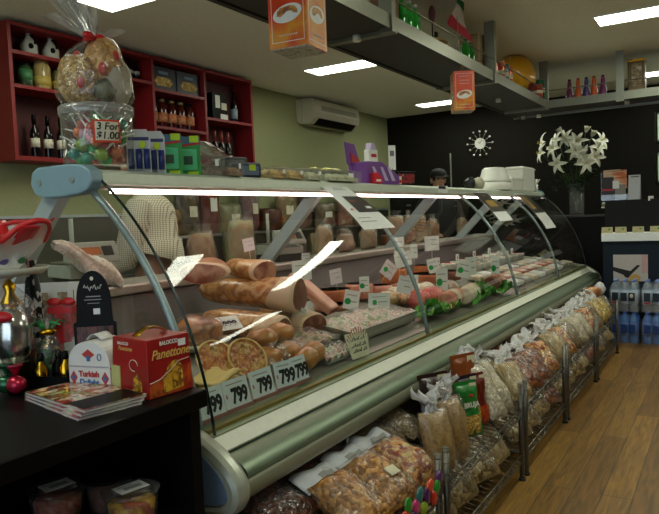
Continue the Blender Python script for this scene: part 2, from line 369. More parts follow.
def catmull(p, n=5):
    out = []
    for i in range(len(p)-1):
        a, b, c, d = p[max(0, i-1)], p[i], p[i+1], p[min(len(p)-1, i+2)]
        for j in range(n):
            t = j/n; out.append(tuple(.5*(2*b[k]+(c[k]-a[k])*t+(2*a[k]-5*b[k]+4*c[k]-d[k])*t*t+(3*b[k]-a[k]-3*c[k]+d[k])*t**3) for k in (0, 1)))
    return out+[p[-1]]
endp = catmull(endp[:11])+endp[11:]
for y0, y1 in ((C0-.065, C0), (C1, C1+.06)):
    e_ = cp('end_panel', MB().prism(endp, y0, y1), mat('pale_metal_end', 'b4b9a8', .35, .4), bevel=.022)
ins = catmull([(-1.36, .67), (-1.27, .645), (-1.21, .60), (-1.185, .555), (-1.20, .52), (-1.3, .50)])+[ (-2.2, .4), (-2.35, .95), (-2.12, .95), (-2.05, .78)]
cp('end_inset', MB().prism(ins, C0-.069, C0-.064), mat('blue_inset', '6f86a6', .35, .3))
cp('leg', MB().box(-2.3, -2.2, C0+.1, C0+.2, 0, .3), M_black)
# ------------------------------------------------------------------ red wall shelves and what stands on them
M_redboard = mat('red_shelf_board', '84191a', .5); M_redback = mat('dark_red_back', '461010', .6)
RX0, RX1 = XL+.005, -3.8
rs = thing('wall_shelf_unit', 'long red wall shelf unit with four open bays on left wall', 'shelf', (XL, 3.7, 1.74))
Wr = (XL, 3.7, 1.74)
obj('back_board', MB().box(RX0, RX0+.012, 2.5, 4.9, 1.74, 2.6), M_redback, rs, W=Wr)
ybay = [2.5, 3.34, 3.68, 4.27, 4.9]
for y in ybay: obj('upright', MB().box(RX0+.012, RX1, y-.012, y+.012, 1.74, 2.6), M_redboard, rs, W=Wr)
obj('top_board', MB().box(RX0+.012, RX1, 2.512, 4.888, 2.576, 2.6), M_redboard, rs, W=Wr); obj('bottom_board', MB().box(RX0+.012, RX1, 2.512, 4.888, 1.74, 1.768), M_redboard, rs, W=Wr)
shelfz = [(0, 2.425), (0, 2.215), (1, 2.40), (2, 2.36), (2, 2.07), (3, 2.2)]
for b, z in shelfz: obj('shelf_board', MB().box(RX0+.012, RX1, ybay[b]+.012, ybay[b+1]-.012, z-.022, z), M_redboard, rs, W=Wr)
def bottle(name, label, cat, loc, prof, m, lab=None, cap=None, group=None, labz=(.05, .12), capz=None):
    t = thing(name, label, cat, loc, group=group)
    obj('body', MB().lathe(prof, n=14), m, t)
    if lab:
        r = max(p[0] for p in prof)+.0012
        obj('paper_label', MB().lathe([(r, labz[0]), (r, labz[1])], n=14), lab, t)
    if cap:
        z = prof[-1][1]; r = prof[-1][0]+.002; h = capz or .02
        obj('cap', MB().lathe([(r, z-h), (r, z+.003), (r*.8, z+.005), (0, z+.005)], n=12), cap, t)
    return t
WINE = [(.034, 0), (.036, .01), (.036, .17), (.032, .195), (.014, .225), (.0135, .29), (.015, .292), (.015, .3)]
JAR = [(.045, 0), (.05, .01), (.05, .10), (.04, .118), (.038, .13)]
SAUCE = [(.034, 0), (.037, .01), (.037, .13), (.033, .155), (.02, .185), (.02, .205)]
M_wine = mat('dark_wine_glass', '100c0c', .08); M_lab = mat('cream_label', 'd8d2b8', .6)
x = -3.9
j = thing('stoneware_jug', 'white stoneware oil jug with dark handle mark, left one on top red shelf', 'jug', (x, 2.70, 2.425), group='white jugs on the top red shelf')
obj('body', MB().lathe([(.04, 0), (.055, .02), (.055, .07), (.03, .11), (.016, .13), (.016, .15)], n=18), mat('white_glaze', 'bdbcae', .25), j)
obj('handle', MB().tube([(.02, 0, .135), (.05, .0, .13), (.06, .005, .1), (.05, .01, .075)], .006, 6), M_black, j)
obj('motif', MB().ball((.048, -.015, .06), (.01, .02, .02), 8, 6), M_black, j)
dup(j, (x, 2.86, 2.425), label='white stoneware oil jug, right one beside the cellophane hamper top')
bottle('preserve_jar', 'jar of dark green preserve on middle red shelf', 'jar', (x, 2.66, 2.215), [(p[0]*.9, p[1]*1.2) for p in JAR], mat('green_preserve', '2f4a2a', .2), mat('green_label', '3f7a4a', .5), M_black, 'preserve jars')
bottle('preserve_jar', 'tall jar of pale yellow preserve in the middle of the red shelf', 'jar', (x, 2.78, 2.215), [(p[0]*1.15, p[1]*1.5) for p in JAR], mat('yellow_preserve', 'a8925a', .2), mat('yellow_label', 'b8a04a', .5), mat('dull_gold_lid', '8a7a4a', .4, .5), 'preserve jars', (.03, .09))
bottle('preserve_jar', 'yellow labelled jar nearest the hamper on middle red shelf', 'jar', (x, 2.92, 2.215), [(p[0]*1.15, p[1]*1.25) for p in JAR], mat('olive_preserve', '6a6030', .2), mat('yellow_label2', 'c8ac3a', .5), M_black, 'preserve jars', (.03, .08))
for i, (y, lb) in enumerate([(2.70, 'dark wine bottle with small cream label, leftmost on bottom red shelf'), (2.80, 'dark wine bottle with small cream label, second on bottom red shelf'), (2.90, 'dark wine bottle partly hidden by sweets jar on bottom red shelf')]):
    bottle('wine_bottle', lb, 'bottle', (x, y, 1.768), [(p[0]*.8, p[1]*.93) for p in WINE], M_wine, M_lab, M_black, 'wine bottles on bottom red shelf', (.07, .13), .06)
for i, y in enumerate((3.41, 3.475, 3.54, 3.605)):
    bottle('vinegar_bottle', '%s small dark bottle with white neck label on narrow red shelf' % ('first', 'second', 'third', 'fourth')[i], 'bottle', (x, y, 2.40), [(.026, 0), (.026, .08), (.014, .11), (.011, .13), (.011, .16)], M_wine, mat('white_neck', 'a8a8a0', .5), M_black, 'small dark bottles in narrow bay', (.055, .08))
bottle('liqueur_bottle', 'small brown and gold bottle beside the sweets jar', 'bottle', (x+.02, 3.60, 1.768), [(.03, 0), (.03, .12), (.012, .17), (.012, .22)], mat('amber_bottle', '5a4014', .15), M_lab, M_gold)
M_navy = mat('navy_carton', '141c30', .45)
for y, lb in ((3.83, 'left navy pasta carton with pasta picture on upper red shelf'), (4.115, 'right navy pasta carton with pasta picture on upper red shelf')):
    t = thing('pasta_box', lb, 'box', (x, y, 2.36), group='pasta cartons')
    obj('carton', MB().box(-.04, .06, -.137, .137, 0, .185), M_navy, t, bevel=.003)
    obj('pasta_picture', MB().grid(lambda u, v: (.0615, (u-.5)*.2*(1-abs(v-.5)*.6), .035+v*.07), 8, 4), grains('pasta_print', ['c9a85a', 'e0c880', 'a87f3a', '6f5220'], .015, coat=0), t)
    obj('maker_stripe', MB().box(.0605, .062, -.05, .05, .13, .15), mat('pale_blue_print', '7088a8', .5), t)
for i in range(5):
    bottle('sauce_bottle', '%s tomato sauce bottle with orange label on red shelf' % ('first', 'second', 'third', 'fourth', 'fifth')[i], 'bottle', (x, 3.75+.105*i, 2.07), [(p[0]*1.05, p[1]*1.12) for p in SAUCE], mat('tomato_sauce', '4a120a', .15), blotch('orange_label', ['c8b89a', 'c86a2a', 'c0a890'], 20, .5, 0), mat('dull_gold_lid', '8a7a4a', .4, .5) if i < 4 else M_black, 'tomato sauce bottles', (.05, .125), .018)
for i, (y, h, c, lb) in enumerate([(3.78, .13, '6a4030', 'brown snack packet low in the red shelf behind battery pack'), (3.95, .15, '7d6a52', 'clear packet of biscuits low in the red shelf'), (4.14, .12, 'b8902a', 'yellow packet low in the red shelf')]):
    t = tag(obj('snack_packet', MB().grid(lambda u, v: (.02*sin(pi*u)*sin(pi*v)+.01, (u-.5)*.14, v*h), 8, 8).grid(lambda u, v: (-.02*sin(pi*u)*sin(pi*v)-.0, (u-.5)*.14, v*h), 8, 8), blotch('packet_print_%d' % i, [c, '30241c', c], 18, .3, .3), loc=(x, y, 1.768)), lb, 'packet', 'packets low in the red shelf')
for y, lb in ((4.33, 'dark bottle with pale blue label beside the pasta cartons'), (4.76, 'dark bottle with pale blue label at right end of red shelf')):
    bottle('wine_bottle', lb, 'bottle', (x, y, 2.2), [(p[0]*.9, p[1]*.93) for p in WINE], M_wine, mat('pale_blue_label', '8fa0a8', .5), M_black, 'blue labelled bottles', (.04, .13), .05)
t = thing('gift_carton', 'black carton with white cards between two blue labelled bottles', 'box', (x-.02, 4.53, 2.2))
obj('carton', MB().box(-.05, .05, -.1, .1, 0, .24), M_black, t, bevel=.003)
obj('white_card', MB().box(.051, .053, -.06, .0, .11, .22), M_card, t); obj('photo_card', MB().box(.051, .053, .02, .09, .1, .16), M_lab, t); obj('price_note', MB().box(.053, .055, -.0, .1, .0, .06), M_card, t)
for i in range(3):
    bottle('wine_bottle', '%s of three red capped wine bottles above the case' % ('left', 'middle', 'right')[i], 'bottle', (x, 4.47+.09*i, 1.768), [(p[0], p[1]*1.12) for p in WINE], M_wine, mat('white_wine_label', 'c8c4ba', .5), mat('red_capsule', '7a2a22', .4), 'red capped bottles', (.06, .13), .09)

# ------------------------------------------------------------------ air conditioner
ac = thing('air_conditioner', 'beige wall mounted air conditioner high on the left wall', 'air conditioner', (XL, 6.52, 2.33))
obj('body', MB().prism([(0, 0), (.13, 0), (.2, .06), (.215, .12), (.205, .25), (.17, .275), (0, .275)], -.5, .5), mat('aged_white_plastic', 'b9b49c', .45), ac, bevel=.01)
obj('outlet', MB().prism([(.09, -.003), (.137, -.003), (.203, .055), (.19, .07), (.1, .03)], -.4, .42), M_black, ac)
for k in range(3): obj('louvre', MB().cbox((.12+.028*k, 0, .008+.024*k), (.022, .8, .004)), mat('aged_white_plastic', 'b9b49c', .45), ac)
obj('grille', MB().prism([(.2145, .145), (.2085, .2), (.2105, .2), (.2165, .145)], -.36, .42), mat('grille_grey', '8d8974', .5), ac)
obj('pipe_cover', MB().box(0, .06, -.54, -.5, .02, .26), mat('aged_white_plastic', 'b9b49c', .45), ac)

# ------------------------------------------------------------------ bench behind the case
bn = thing('back_bench', 'long dark work bench along the left wall behind the case', 'bench', (-3.78, 5.0, 0))
obj('cabinet', MB().box(-.24, .2, -3.4, 3.1, 0, .88), mat('bench_dark', '2c2823', .5), bn); obj('worktop', MB().box(-.24, .24, -3.42, 3.12, .88, .92), M_steel, bn)
sp = obj('splashback', MB().box(XL+.001, XL+.02, 1.4, 8.1, .92, 1.39), mat('dark_splashback', '3c3d33', .25)); sp['kind'] = 'structure'; sp.name = 'trim_1'
sr = struct('trim_2', MB().box(XL+.02, XL+.035, 1.4, 8.1, 1.375, 1.395), M_alu)
ws = thing('wall_shelf', 'steel shelf low on the left wall behind the case', 'shelf', (-3.9, 5.6, 1.2))
obj('shelf_board', MB().box(-.11, .11, -1.9, 2.4, -.02, 0), M_steel, ws)
for y in (-1.7, -.3, 1.0, 2.2): obj('bracket', MB().prism([(-.11, -.02), (.08, -.02), (-.11, -.15)], y, y+.02), M_steel, ws)
cols = ['5a3416', '6a5424', '7a3422', '8a7036', '3a2c18', '64260e', '5c6428', '7a4a4a', '2e2414', '8e6a38']
rnd = random.Random(3)
def parcel(name, label, cat, loc, d, col, k, group, film=True):
    t = thing(name, label, cat, loc, rnd.uniform(-.3, .3), group)
    m = blotch('bench_food_%d' % (k % 10), [cols[k % 10], cols[(k+3) % 10], cols[k % 10]], 9, .4, .4)
    if cat == 'cheese':
        obj('wheel', MB().lathe([(d[1]*.42, 0), (d[1]*.48, .02), (d[1]*.48, d[2]*.8), (d[1]*.42, d[2]*.9), (0, d[2]*.9)], n=24), m, t); obj('label', MB().disc((0, 0, d[2]*.905), d[1]*.25), M_lab, t); return t
    rz90 = Matrix.Rotation(pi/2, 4, 'Z')
    def turn(mb): mb.v = [tuple(rz90 @ Vector(v)) for v in mb.v]; return mb
    obj('contents', turn(pillow(d[1], d[2]*1.25, d[0]*.8, k)), m, t)
    if film: obj('wrapper', turn(pillow(d[1]+.014, d[2]*1.3, d[0]*.8+.012, k+5)), M_filmh, t); obj('label', MB().box(d[0]*.4+.008, d[0]*.4+.011, -d[1]*.2, d[1]*.15, d[2]*.5, d[2]*.8), [M_lab, M_lab, M_white][k % 3], t)
    return t
kinds = [('cheese wheel', 'cheese', .24, .26, .16), ('bag of bread rolls', 'bread bag', .2, .24, .2), ('netted ham', 'ham', .18, .2, .26), ('film wrapped loaf', 'loaf', .18, .3, .14), ('bag of greens', 'bag', .2, .22, .22)]
k = 0
for i, y in enumerate([3.8, 4.07, 4.34, 4.62, 4.9, 5.2, 5.5, 5.85, 6.25, 6.7, 7.2]):
    q = kinds[i % 5]; ad = ['brown', 'olive', 'pinkish', 'tan', 'dark'][(i*2) % 5]
    parcel(q[0].split()[-1]+'_parcel', '%s %s on the steel wall shelf, %s from the near end' % (ad, q[0], ['first', 'second', 'third', 'fourth', 'fifth', 'sixth', 'seventh', 'eighth', 'ninth', 'tenth', 'eleventh'][i]), q[1], (-3.89, y, 1.2), (q[2]*.85, q[3]*1.1, q[4]*1.5), '', k, 'goods on the steel wall shelf'); k += 1
for i, y in enumerate([3.55, 3.95, 4.4, 4.8, 5.3, 5.75, 6.3, 6.9, 7.5]):
    q = kinds[(i*3+1) % 5]
    parcel(q[0].split()[-1]+'_parcel', '%s on the back bench, %s from the check shirt' % (q[0], ['first', 'second', 'third', 'fourth', 'fifth', 'sixth', 'seventh', 'eighth', 'ninth'][i]), q[1], (-3.68, y, .921), (q[2], q[3]*1.15, q[4]*.9), '', k, 'goods on the back bench'); k += 1

# bags and goods standing on the rear ledge of the case
# scales
def scale(loc, rz, label):
    t = thing('shop_scale', label, 'scale', loc, rz, 'counter scales'); t.scale = (.74,)*3
    for x_ in (-.12, .12): obj('foot', MB().box(x_-.03, x_+.03, -.12, .12, -.061, 0), M_cork, t)
    obj('base', MB().prism([(-.16, 0), (.16, 0), (.16, .055), (.1, .075), (-.16, .075)], -.14, .14, 'Y'), mat('scale_grey', '9a9c90', .5), t, bevel=.006)
    obj('pan', MB().box(-.14, .1, -.13, .13, .08, .09), M_steel, t, bevel=.004)
    h = obj('display_head', MB().prism([(.1, .10), (.19, .08), (.19, .1), (.13, .20), (.1, .2)], -.15, .15, 'Y'), mat('scale_grey', '9a9c90', .5), t, bevel=.006)
    Mx = Matrix.Translation((.164, -.02, .148)) @ Matrix.Rotation(-radians(31), 4, 'Y')
    obj('screen', MB().box(-.002, .004, -.095, .06, -.022, .024, Mx), emit('orange_screen%s' % label[:3], 'd9702a', .10), h)
    obj('keypad', MB().box(-.002, .003, .075, .135, -.03, .03, Mx), M_cork, h)
    obj('column', MB().tube([(-.12, 0, .07), (-.12, 0, .34)], .014, 10), mat('scale_grey', '9a9c90', .5), t)
    return t
scale((-2.39, 1.84, 1.09), radians(-14), 'grey shop scale with orange display behind the near end of the case')
scale((-2.39, 3.28, 1.09), radians(-12), 'grey shop scale with orange display behind the first big strut')
pp = tag(obj('crumpled_wrapper', MB().grid(lambda u, v: (lambda c, r: (c[0]+r*.6*cos(2*pi*u)*(1+.3*sin(3*2*pi*u+9*v)), c[1]+.2*r*cos(2*pi*u), c[2]+r*sin(2*pi*u)*(1+.25*sin(4*2*pi*u+12*v))))((-2.27+.03*v, 1.62+.29*v, 1.235-.175*v**1.1+.01*sin(9*v)), .01+.046*abs(sin(2.4*v+.25))*(.5+.5*v) if v < .97 else .03), 24, 18, wrap=True), blotch('printed_paper', ['e0d8c8', 'd0b8a4', 'eae4da', 'c4a494'], 30, .7, .4)), 'crumpled printed paper lying in front of the near scale', 'paper')
# packs leaning on the rear ledge
for i, (y, c, hh, lb) in enumerate([(2.62, '8a5a32', .2, 'brown bread bag standing on the rear ledge just left of the second scale'), (2.95, '9aa27a', .26, 'pale green bag with label on the rear ledge beside second scale'), (3.85, 'a09078', .2, 'clear bag hanging open on the rear ledge past the first strut'), (4.15, '8f6a6a', .13, 'pink deli pack on the rear ledge under the white notice'), (4.5, '6a6a52', .15, 'olive pack on the rear ledge before the third strut'), (5.0, 'a07858', .24, 'pale hanging bag on rear ledge past third strut'), (5.25, 'a06a58', .24, 'pinkish hanging bag on rear ledge past third strut'), (5.5, 'a08a60', .24, 'cream hanging bag on rear ledge past third strut'), (5.8, '7a5a48', .2, 'brown bag on rear ledge near the far end'), (6.6, '9a948a', .2, 'grey bag on the rear ledge at the far end')]):
    t = thing('food_bag', lb, 'bag', (-2.41, y, 1.045), radians(rnd.uniform(-15, 15)), 'bags on the rear ledge')
    r90 = Matrix.Rotation(pi/2, 4, 'Z'); pb = pillow(.19, hh, .10, i, taper=.1); pb.v = [tuple(r90 @ Vector(v)) for v in pb.v]; obj('contents', pb, blotch('ledge_food_%d' % i, [c, '9a7a50', c], 14, .5, .3), t)
    pb = pillow(.205, hh*1.06, .112, i+3, taper=.1); pb.v = [tuple(r90 @ Vector(v)) for v in pb.v]; obj('wrapper', pb, M_filmh, t)
    obj('gathered_top', MB().grid(lambda u, v: (.012*sin(14*u+i), (u-.5)*(.06+.1*v), hh*.97+.06*v), 10, 3), M_filmh, t)

# ------------------------------------------------------------------ people
def person(name, label, loc, rz, skel, edges, head, skin, parts):
    """skel: joint -> (xyz, radius)"""
    t = None
    keys = list(skel); me = bpy.data.meshes.new(name)
    me.from_pydata([skel[k][0] for k in keys], [(keys.index(a), keys.index(b)) for a, b in edges], [])
    o = bpy.data.objects.new(name, me); COL.objects.link(o); o.location = loc; o.rotation_euler.z = rz
    sk = o.modifiers.new('skin', 'SKIN'); sk.use_smooth_shade = True
    for i, k in enumerate(keys):
        r = skel[k][1]; r = r if isinstance(r, tuple) else (r, r)
        me.skin_vertices[0].data[i].radius = r; me.skin_vertices[0].data[i].use_root = (k == 'pelvis')
    q = o.modifiers.new('sub', 'SUBSURF'); q.levels = 2; q.render_levels = 2
    me.materials.append(skin)
    tag(o, label, 'person')
    return o
SK = {'pelvis': ((0, 0, .95), (.15, .11)), 'waist': ((0, 0, 1.08), (.14, .10)), 'chest': ((0, -.02, 1.28), (.16, .11)), 'neckb': ((0, -.01, 1.44), (.07, .06)), 'neck': ((0, -.03, 1.50), .05), 'headl': ((0, -.05, 1.57), (.06, .075)), 'headm': ((0, -.05, 1.65), (.073, .092)), 'headt': ((0, -.045, 1.735), (.055, .07)),
      'shL': ((-.17, -.01, 1.40), .06), 'elL': ((-.23, -.06, 1.13), .043), 'wrL': ((-.16, -.27, 1.06), .03), 'shR': ((.17, -.01, 1.40), .06), 'elR': ((.23, -.06, 1.13), .043), 'wrR': ((.16, -.27, 1.06), .03),
      'hiL': ((-.09, 0, .88), .09), 'knL': ((-.10, -.02, .50), .06), 'anL': ((-.10, .02, .10), .042), 'toL': ((-.11, -.16, .045), .04), 'hiR': ((.09, 0, .88), .09), 'knR': ((.10, -.02, .50), .06), 'anR': ((.10, .02, .10), .042), 'toR': ((.11, -.16, .045), .04)}
for s_, sg in (('L', -1), ('R', 1)):
    SK['pa'+s_] = ((sg*.14, -.33, 1.05), .026)
    for f in range(4):
        SK['f%d%s' % (f, s_)] = ((sg*(.16-.02*f), -.375, 1.035), .009); SK['g%d%s' % (f, s_)] = ((sg*(.158-.02*f), -.41+.006*abs(f-1.4), 1.015), .008)
    SK['th'+s_] = ((sg*.105, -.34, 1.04), .010); SK['ti'+s_] = ((sg*.09, -.375, 1.03), .009)
ED = [('pelvis', 'waist'), ('waist', 'chest'), ('chest', 'neckb'), ('neckb', 'neck'), ('neck', 'headl'), ('headl', 'headm'), ('headm', 'headt')]
for s_ in 'LR':
    ED += [('chest', 'sh'+s_), ('sh'+s_, 'el'+s_), ('el'+s_, 'wr'+s_), ('wr'+s_, 'pa'+s_), ('pelvis', 'hi'+s_), ('hi'+s_, 'kn'+s_), ('kn'+s_, 'an'+s_), ('an'+s_, 'to'+s_), ('wr'+s_, 'th'+s_), ('th'+s_, 'ti'+s_)]
    for f in range(4): ED += [('pa'+s_, 'f%d%s' % (f, s_)), ('f%d%s' % (f, s_), 'g%d%s' % (f, s_))]
M_skin = mat('skin', 'b98a6c', .5)
def dress(o, shirt, trousers, hem, hair, cap=None):
    # clothes follow the body, a little wider
    def ring(z, rx, ry, yy=0, n=24, wob=0): return [(rx*cos(2*pi*j/n)*(1+wob*sin(5*2*pi*j/n)), yy+ry*sin(2*pi*j/n)*(1+wob*sin(4*2*pi*j/n+1)), z) for j in range(n)]
    def loft(rings):
        n = len(rings[0]); m = MB(); vs = [p for r in rings for p in r]
        return m.add(vs, [(i*n+j, i*n+(j+1) % n, (i+1)*n+(j+1) % n, (i+1)*n+j) for i in range(len(rings)-1) for j in range(n)], True)
    def hemring(n=24): return [(.235*cos(2*pi*j/n), .17*sin(2*pi*j/n), hem+.07*abs(cos(2*pi*j/n))**2) for j in range(n)]
    sh = obj('shirt', loft([hemring(), ring(hem+.13, .225, .16), ring(1.22, .21, .15, -.01), ring(1.33, .215, .15, -.015), ring(1.40, .21, .13, -.01), ring(1.445, .15, .10, -.01), ring(1.475, .085, .075, -.015)]), shirt, o)
    for sg in (-1, 1):
        obj('sleeve', MB().tube([(sg*.15, -.01, 1.405), (sg*.2, -.02, 1.33), (sg*.235, -.05, 1.2), (sg*.24, -.075, 1.11), (sg*.2, -.16, 1.085)], [.075, .078, .07, .062, .05], 14, caps=False), shirt, sh)
    tr = MB()
    for sg in (-1, 1): tr.tube([(sg*.085, 0, 1.0), (sg*.09, 0, .86), (sg*.1, -.02, .5), (sg*.1, .02, .09)], [(.135, .135), (.118, .118), (.083, .083), (.07, .07)], 16)
    obj('trousers', tr, trousers, o)
    for sg in (-1, 1): obj('shoe', MB().ball((sg*.108, -.07, .045), (.055, .14, .045), 14, 8), M_black, o)
    f = MB().ball((0, -.145, 1.63), (.014, .022, .024), 8, 6); obj('nose', f, M_skin, o)
    for sg in (-1, 1):
        obj('eye', MB().ball((sg*.032, -.128, 1.66), (.013, .01, .008), 8, 6), mat('eye_dark', '2a2320', .2), o); obj('ear', MB().ball((sg*.079, -.04, 1.645), (.012, .025, .032), 8, 6), M_skin, o)
    obj('mouth', MB().ball((0, -.130, 1.59), (.026, .008, .007), 8, 6), mat('lips', '8a4a42', .5), o)
    obj('hair', MB().grid(lambda u, v: ((.088+.004*sin(20*u))*cos(2*pi*u)*sin(pi/2*v*1.05+.02), -.038+.105*sin(2*pi*u)*sin(pi/2*v*1.05+.02)+(.03 if sin(2*pi*u) < 0 and v > .7 else 0), 1.65+.118*cos(pi/2*v*1.05)), 24, 8, wrap=True), hair, o)
    if cap:
        c = obj('cap', MB().grid(lambda u, v: (.098*cos(2*pi*u)*sin(pi/2*v), -.045+.116*sin(2*pi*u)*sin(pi/2*v), 1.685+.10*max(0, cos(pi/2*v))**.8), 24, 8, wrap=True), cap, o)
        obj('brim', MB().grid(lambda u, v: (.09*(u-.5)*2*(1-.25*v*v), -.15-.055*v*(1-(2*u-1)**2*.6), 1.69-.012*v), 10, 4), cap, c, solid=.004)
M_hair = mat('dark_hair', '1c1512', .5)
p1 = person('person', 'person in cream check shirt and jeans behind the case, seen through the near glass', (-2.84, 2.68, 0), radians(-62), SK, ED, None, M_skin, None)
dress(p1, check_cloth(), blotch('blue_denim', ['5a6f90', '6f86a8', '4a5c78'], 40, .85, .2), 1.08, M_hair)
p2 = person('person', 'person in black cap whose head shows above the far part of the case', (-2.92, 7.2, 0), radians(42), SK, ED, None, M_skin, None)
dress(p2, mat('dark_shirt', '1e1e20', .8), mat('dark_trousers', '15151a', .8), .95, M_hair, mat('black_cap', '0d0c0d', .8)); p2.scale = (1.02, 1.02, 1.02)

# ------------------------------------------------------------------ hanging steel shelf
HX0, HX1, HZ0, HZ1, HY = -1.84, -1.42, 2.215, 2.285, 6.2
M_hst = mat('dull_steel', '88897a', .38, .75); M_under = mat('dark_shelf_board', '2a251e', .6)
hs = thing('hanging_shelf', 'L shaped steel edged shelf hanging from the ceiling above the case', 'shelf', (-1.63, 3.6, HZ0)); Wh = (-1.63, 3.6, HZ0)
obj('board', MB().box(HX0+.03, HX1-.004, -.5, HY+.4, HZ0+.01, HZ1-.012), M_under, hs, W=Wh)
obj('board', MB().box(HX1-.004, 2.4, HY+.004, HY+.4, HZ0+.01, HZ1-.012), M_under, hs, W=Wh)
obj('front_fascia', MB().box(HX1-.004, HX1, -.5, HY, HZ0, HZ1), M_hst, hs, W=Wh); obj('front_fascia', MB().box(HX1-.004, 2.4, HY, HY+.004, HZ0, HZ1), M_hst, hs, W=Wh)
obj('rear_rail', MB().box(HX0, HX0+.03, -.5, HY+.4, HZ0, HZ1), M_under, hs, W=Wh)
obj('rear_rail', MB().box(HX0, 2.4, HY+.4, HY+.43, HZ0-.012, HZ1-.03), M_hst, hs, W=Wh)
for y in (1.6, 3.0, 4.62, HY-.03): obj('cross_bar', MB().box(HX0+.03, HX1-.004, y, y+.05, HZ0-.008, HZ0+.012), M_hst, hs, W=Wh)
for y in (1.4, 2.98, 4.62, HY-.02):
    obj('hanger', MB().box(HX1-.06, HX1+.012, y-.022, y+.022, HZ0-.015, ZC), M_hst, hs, W=Wh); obj('hanger', MB().box(HX0-.012, HX0, y-.02, y+.02, HZ0, ZC), M_under, hs, W=Wh)
for x_ in (-.81, .6, 1.9): obj('hanger', MB().box(x_-.032, x_+.032, HY-.012, HY, HZ0-.015, ZC), M_hst, hs, W=Wh)
for x_ in (-.78, .63): obj('hanger', MB().box(x_-.02, x_+.02, HY+.43, HY+.44, HZ0, ZC), M_under, hs, W=Wh)
obj('guard_rail', MB().tube([(HX1-.006, -.5, HZ1+.085), (HX1-.006, HY-.006, HZ1+.085), (2.4, HY-.006+.01, HZ1+.085)], .005, 6), M_hst, hs, W=Wh)
for x_, y in ((-1.63, 3.0), (-1.63, 5.4), (-.78, HY+.2), (-1.75, HY+.41), (-1.6, HY+.41)): obj('spot_fitting', MB().tube([(x_, y, HZ0+.012), (x_, y, HZ0-.02)], .022, 10), M_white, hs, W=Wh)
TZ = HZ1-.012
GB = [(.028, 0), (.03, .01), (.03, .1), (.025, .125), (.012, .16), (.012, .19)]
M_gb = mat('green_bottle_glass', '1f8a2c', .08); M_cap = mat('steel_cap', 'b0b0ac', .3, .8)
for i, (x_, y) in enumerate([(-1.50, 3.27), (-1.50, 3.36), (-1.50, 3.45)]): bottle('green_bottle', '%s green bottle of the three on the hanging shelf left of flag' % ('left', 'middle', 'right')[i], 'bottle', (x_, y, TZ), GB, M_gb, None, M_cap, 'green bottles left of the flag')
for i, (x_, y) in enumerate([(-1.50, 4.26), (-1.50, 4.36)]): bottle('green_bottle', '%s green bottle right of the flag on the hanging shelf' % ('left', 'right')[i], 'bottle', (x_, y, TZ), GB, M_gb, None, M_cap, 'green bottles right of the flag')
tag(obj('brown_carton', MB().box(-.06, .06, -.045, .045, 0, .17), mat('kraft_brown', '6a4a2c', .7), loc=(-1.54, 3.15, TZ), bevel=.003), 'brown carton beside the three green bottles', 'box')
t = thing('hamper_basket', 'small brown basket on the hanging shelf beneath the flag', 'basket', (-1.55, 3.88, TZ)); obj('basket', MB().lathe([(.06, 0), (.07, .04), (.07, .08), (.062, .08)], n=16), stripes('wicker', ['7a5a34', '5a3f22'], 90, 'Z'), t); obj('contents', MB().ball((0, 0, .08), (.055, .055, .03), 12, 8, .08, 3), mat('beige_food', 'a88a5c', .6), t)
t = thing('paddle', 'dark red round headed stick standing in the small basket', 'ornament', (-1.57, 3.87, TZ+.085)); obj('stick', MB().tube([(0, 0, 0), (0, 0, .12)], .004, 6), M_black, t); obj('head', MB().ball((0, 0, .17), (.02, .03, .055), 12, 8), mat('dark_red_wood', '5a2028', .5), t)
t = thing('flag', 'small Italian tricolour flag on a stick in a glass', 'flag', (-1.47, 4.04, TZ))
obj('glass', MB().lathe([(.02, 0), (.026, .08), (.024, .08), (.018, .004)], n=14), M_tubclear, t); obj('stick', MB().tube([(0, 0, .004), (.0, .005, .40)], .003, 6), mat('stick_wood', 'a89060', .6), t)
for i, (c, nm) in enumerate((('0d6a3a', 'green_band'), ('d4d0c8', 'white_band'), ('b01830', 'red_band'))):
    def fl(u, v, i=i):
        s = (i+u)/3; q = (v-.5)
        return (.02*sin(5*s+2*v)+.02*v, .005+.05*s+q*(.05+.30*s), .40-.24*s-.03*s*q*2)
    obj(nm, MB().grid(fl, 6, 8), mat('flag_'+nm, c, .8), t, solid=.001)
t = thing('wooden_case', 'small pale wooden gift case beside steel hanger', 'box', (-1.56, 4.62, TZ))
obj('case', MB().box(-.07, .07, -.11, .11, 0, .27), blotch('pale_wood', ['8a7450', 'a08a62', '74603e'], 8, .6, .1, stretch=(1, 1, 6)), t, bevel=.004); obj('lid_slat', MB().box(.07, .076, -.02, .0, .0, .27), mat('dark_wood_slat', '54402a', .6), t); obj('lid_slat', MB().box(.07, .076, .06, .085, .0, .2), M_lab, t)
def can(loc, lab, col, h=.16, r=.034, g=None):
    t = thing('drink_tin', lab, 'tin', loc, group=g); obj('body', MB().lathe([(r*.94, 0), (r, .006), (r, h-.006), (r*.93, h)], n=14), mat('tin_'+col, col, .35, .2), t); obj('lid', MB().lathe([(r*.9, h), (r*.9, h+.003), (0, h+.003)], n=14), M_cap, t); obj('band', MB().lathe([(r+.001, h*.4), (r+.001, h*.6)], n=14), M_lab, t); return t
can((-1.50, 5.05, TZ), 'slim orange tin right after the middle hanger on shelf', 'b0481e'); can((-1.50, 5.15, TZ), 'slim dark teal tin beside the orange tin', '2a4a4a'); can((-1.50, 5.25, TZ), 'second slim orange red tin under the yellow cheese', 'a83a1e')
t = thing('provolone_cheese', 'big round yellow cheese with dark red label on the hanging shelf', 'cheese', (-1.60, 5.84, TZ+.0))
obj('cheese', MB().ball((0, 0, .19), (.16, .24, .19), 22, 14, .02, 2), mat('yellow_wax', 'd39a14', .35, coat=.3), t)
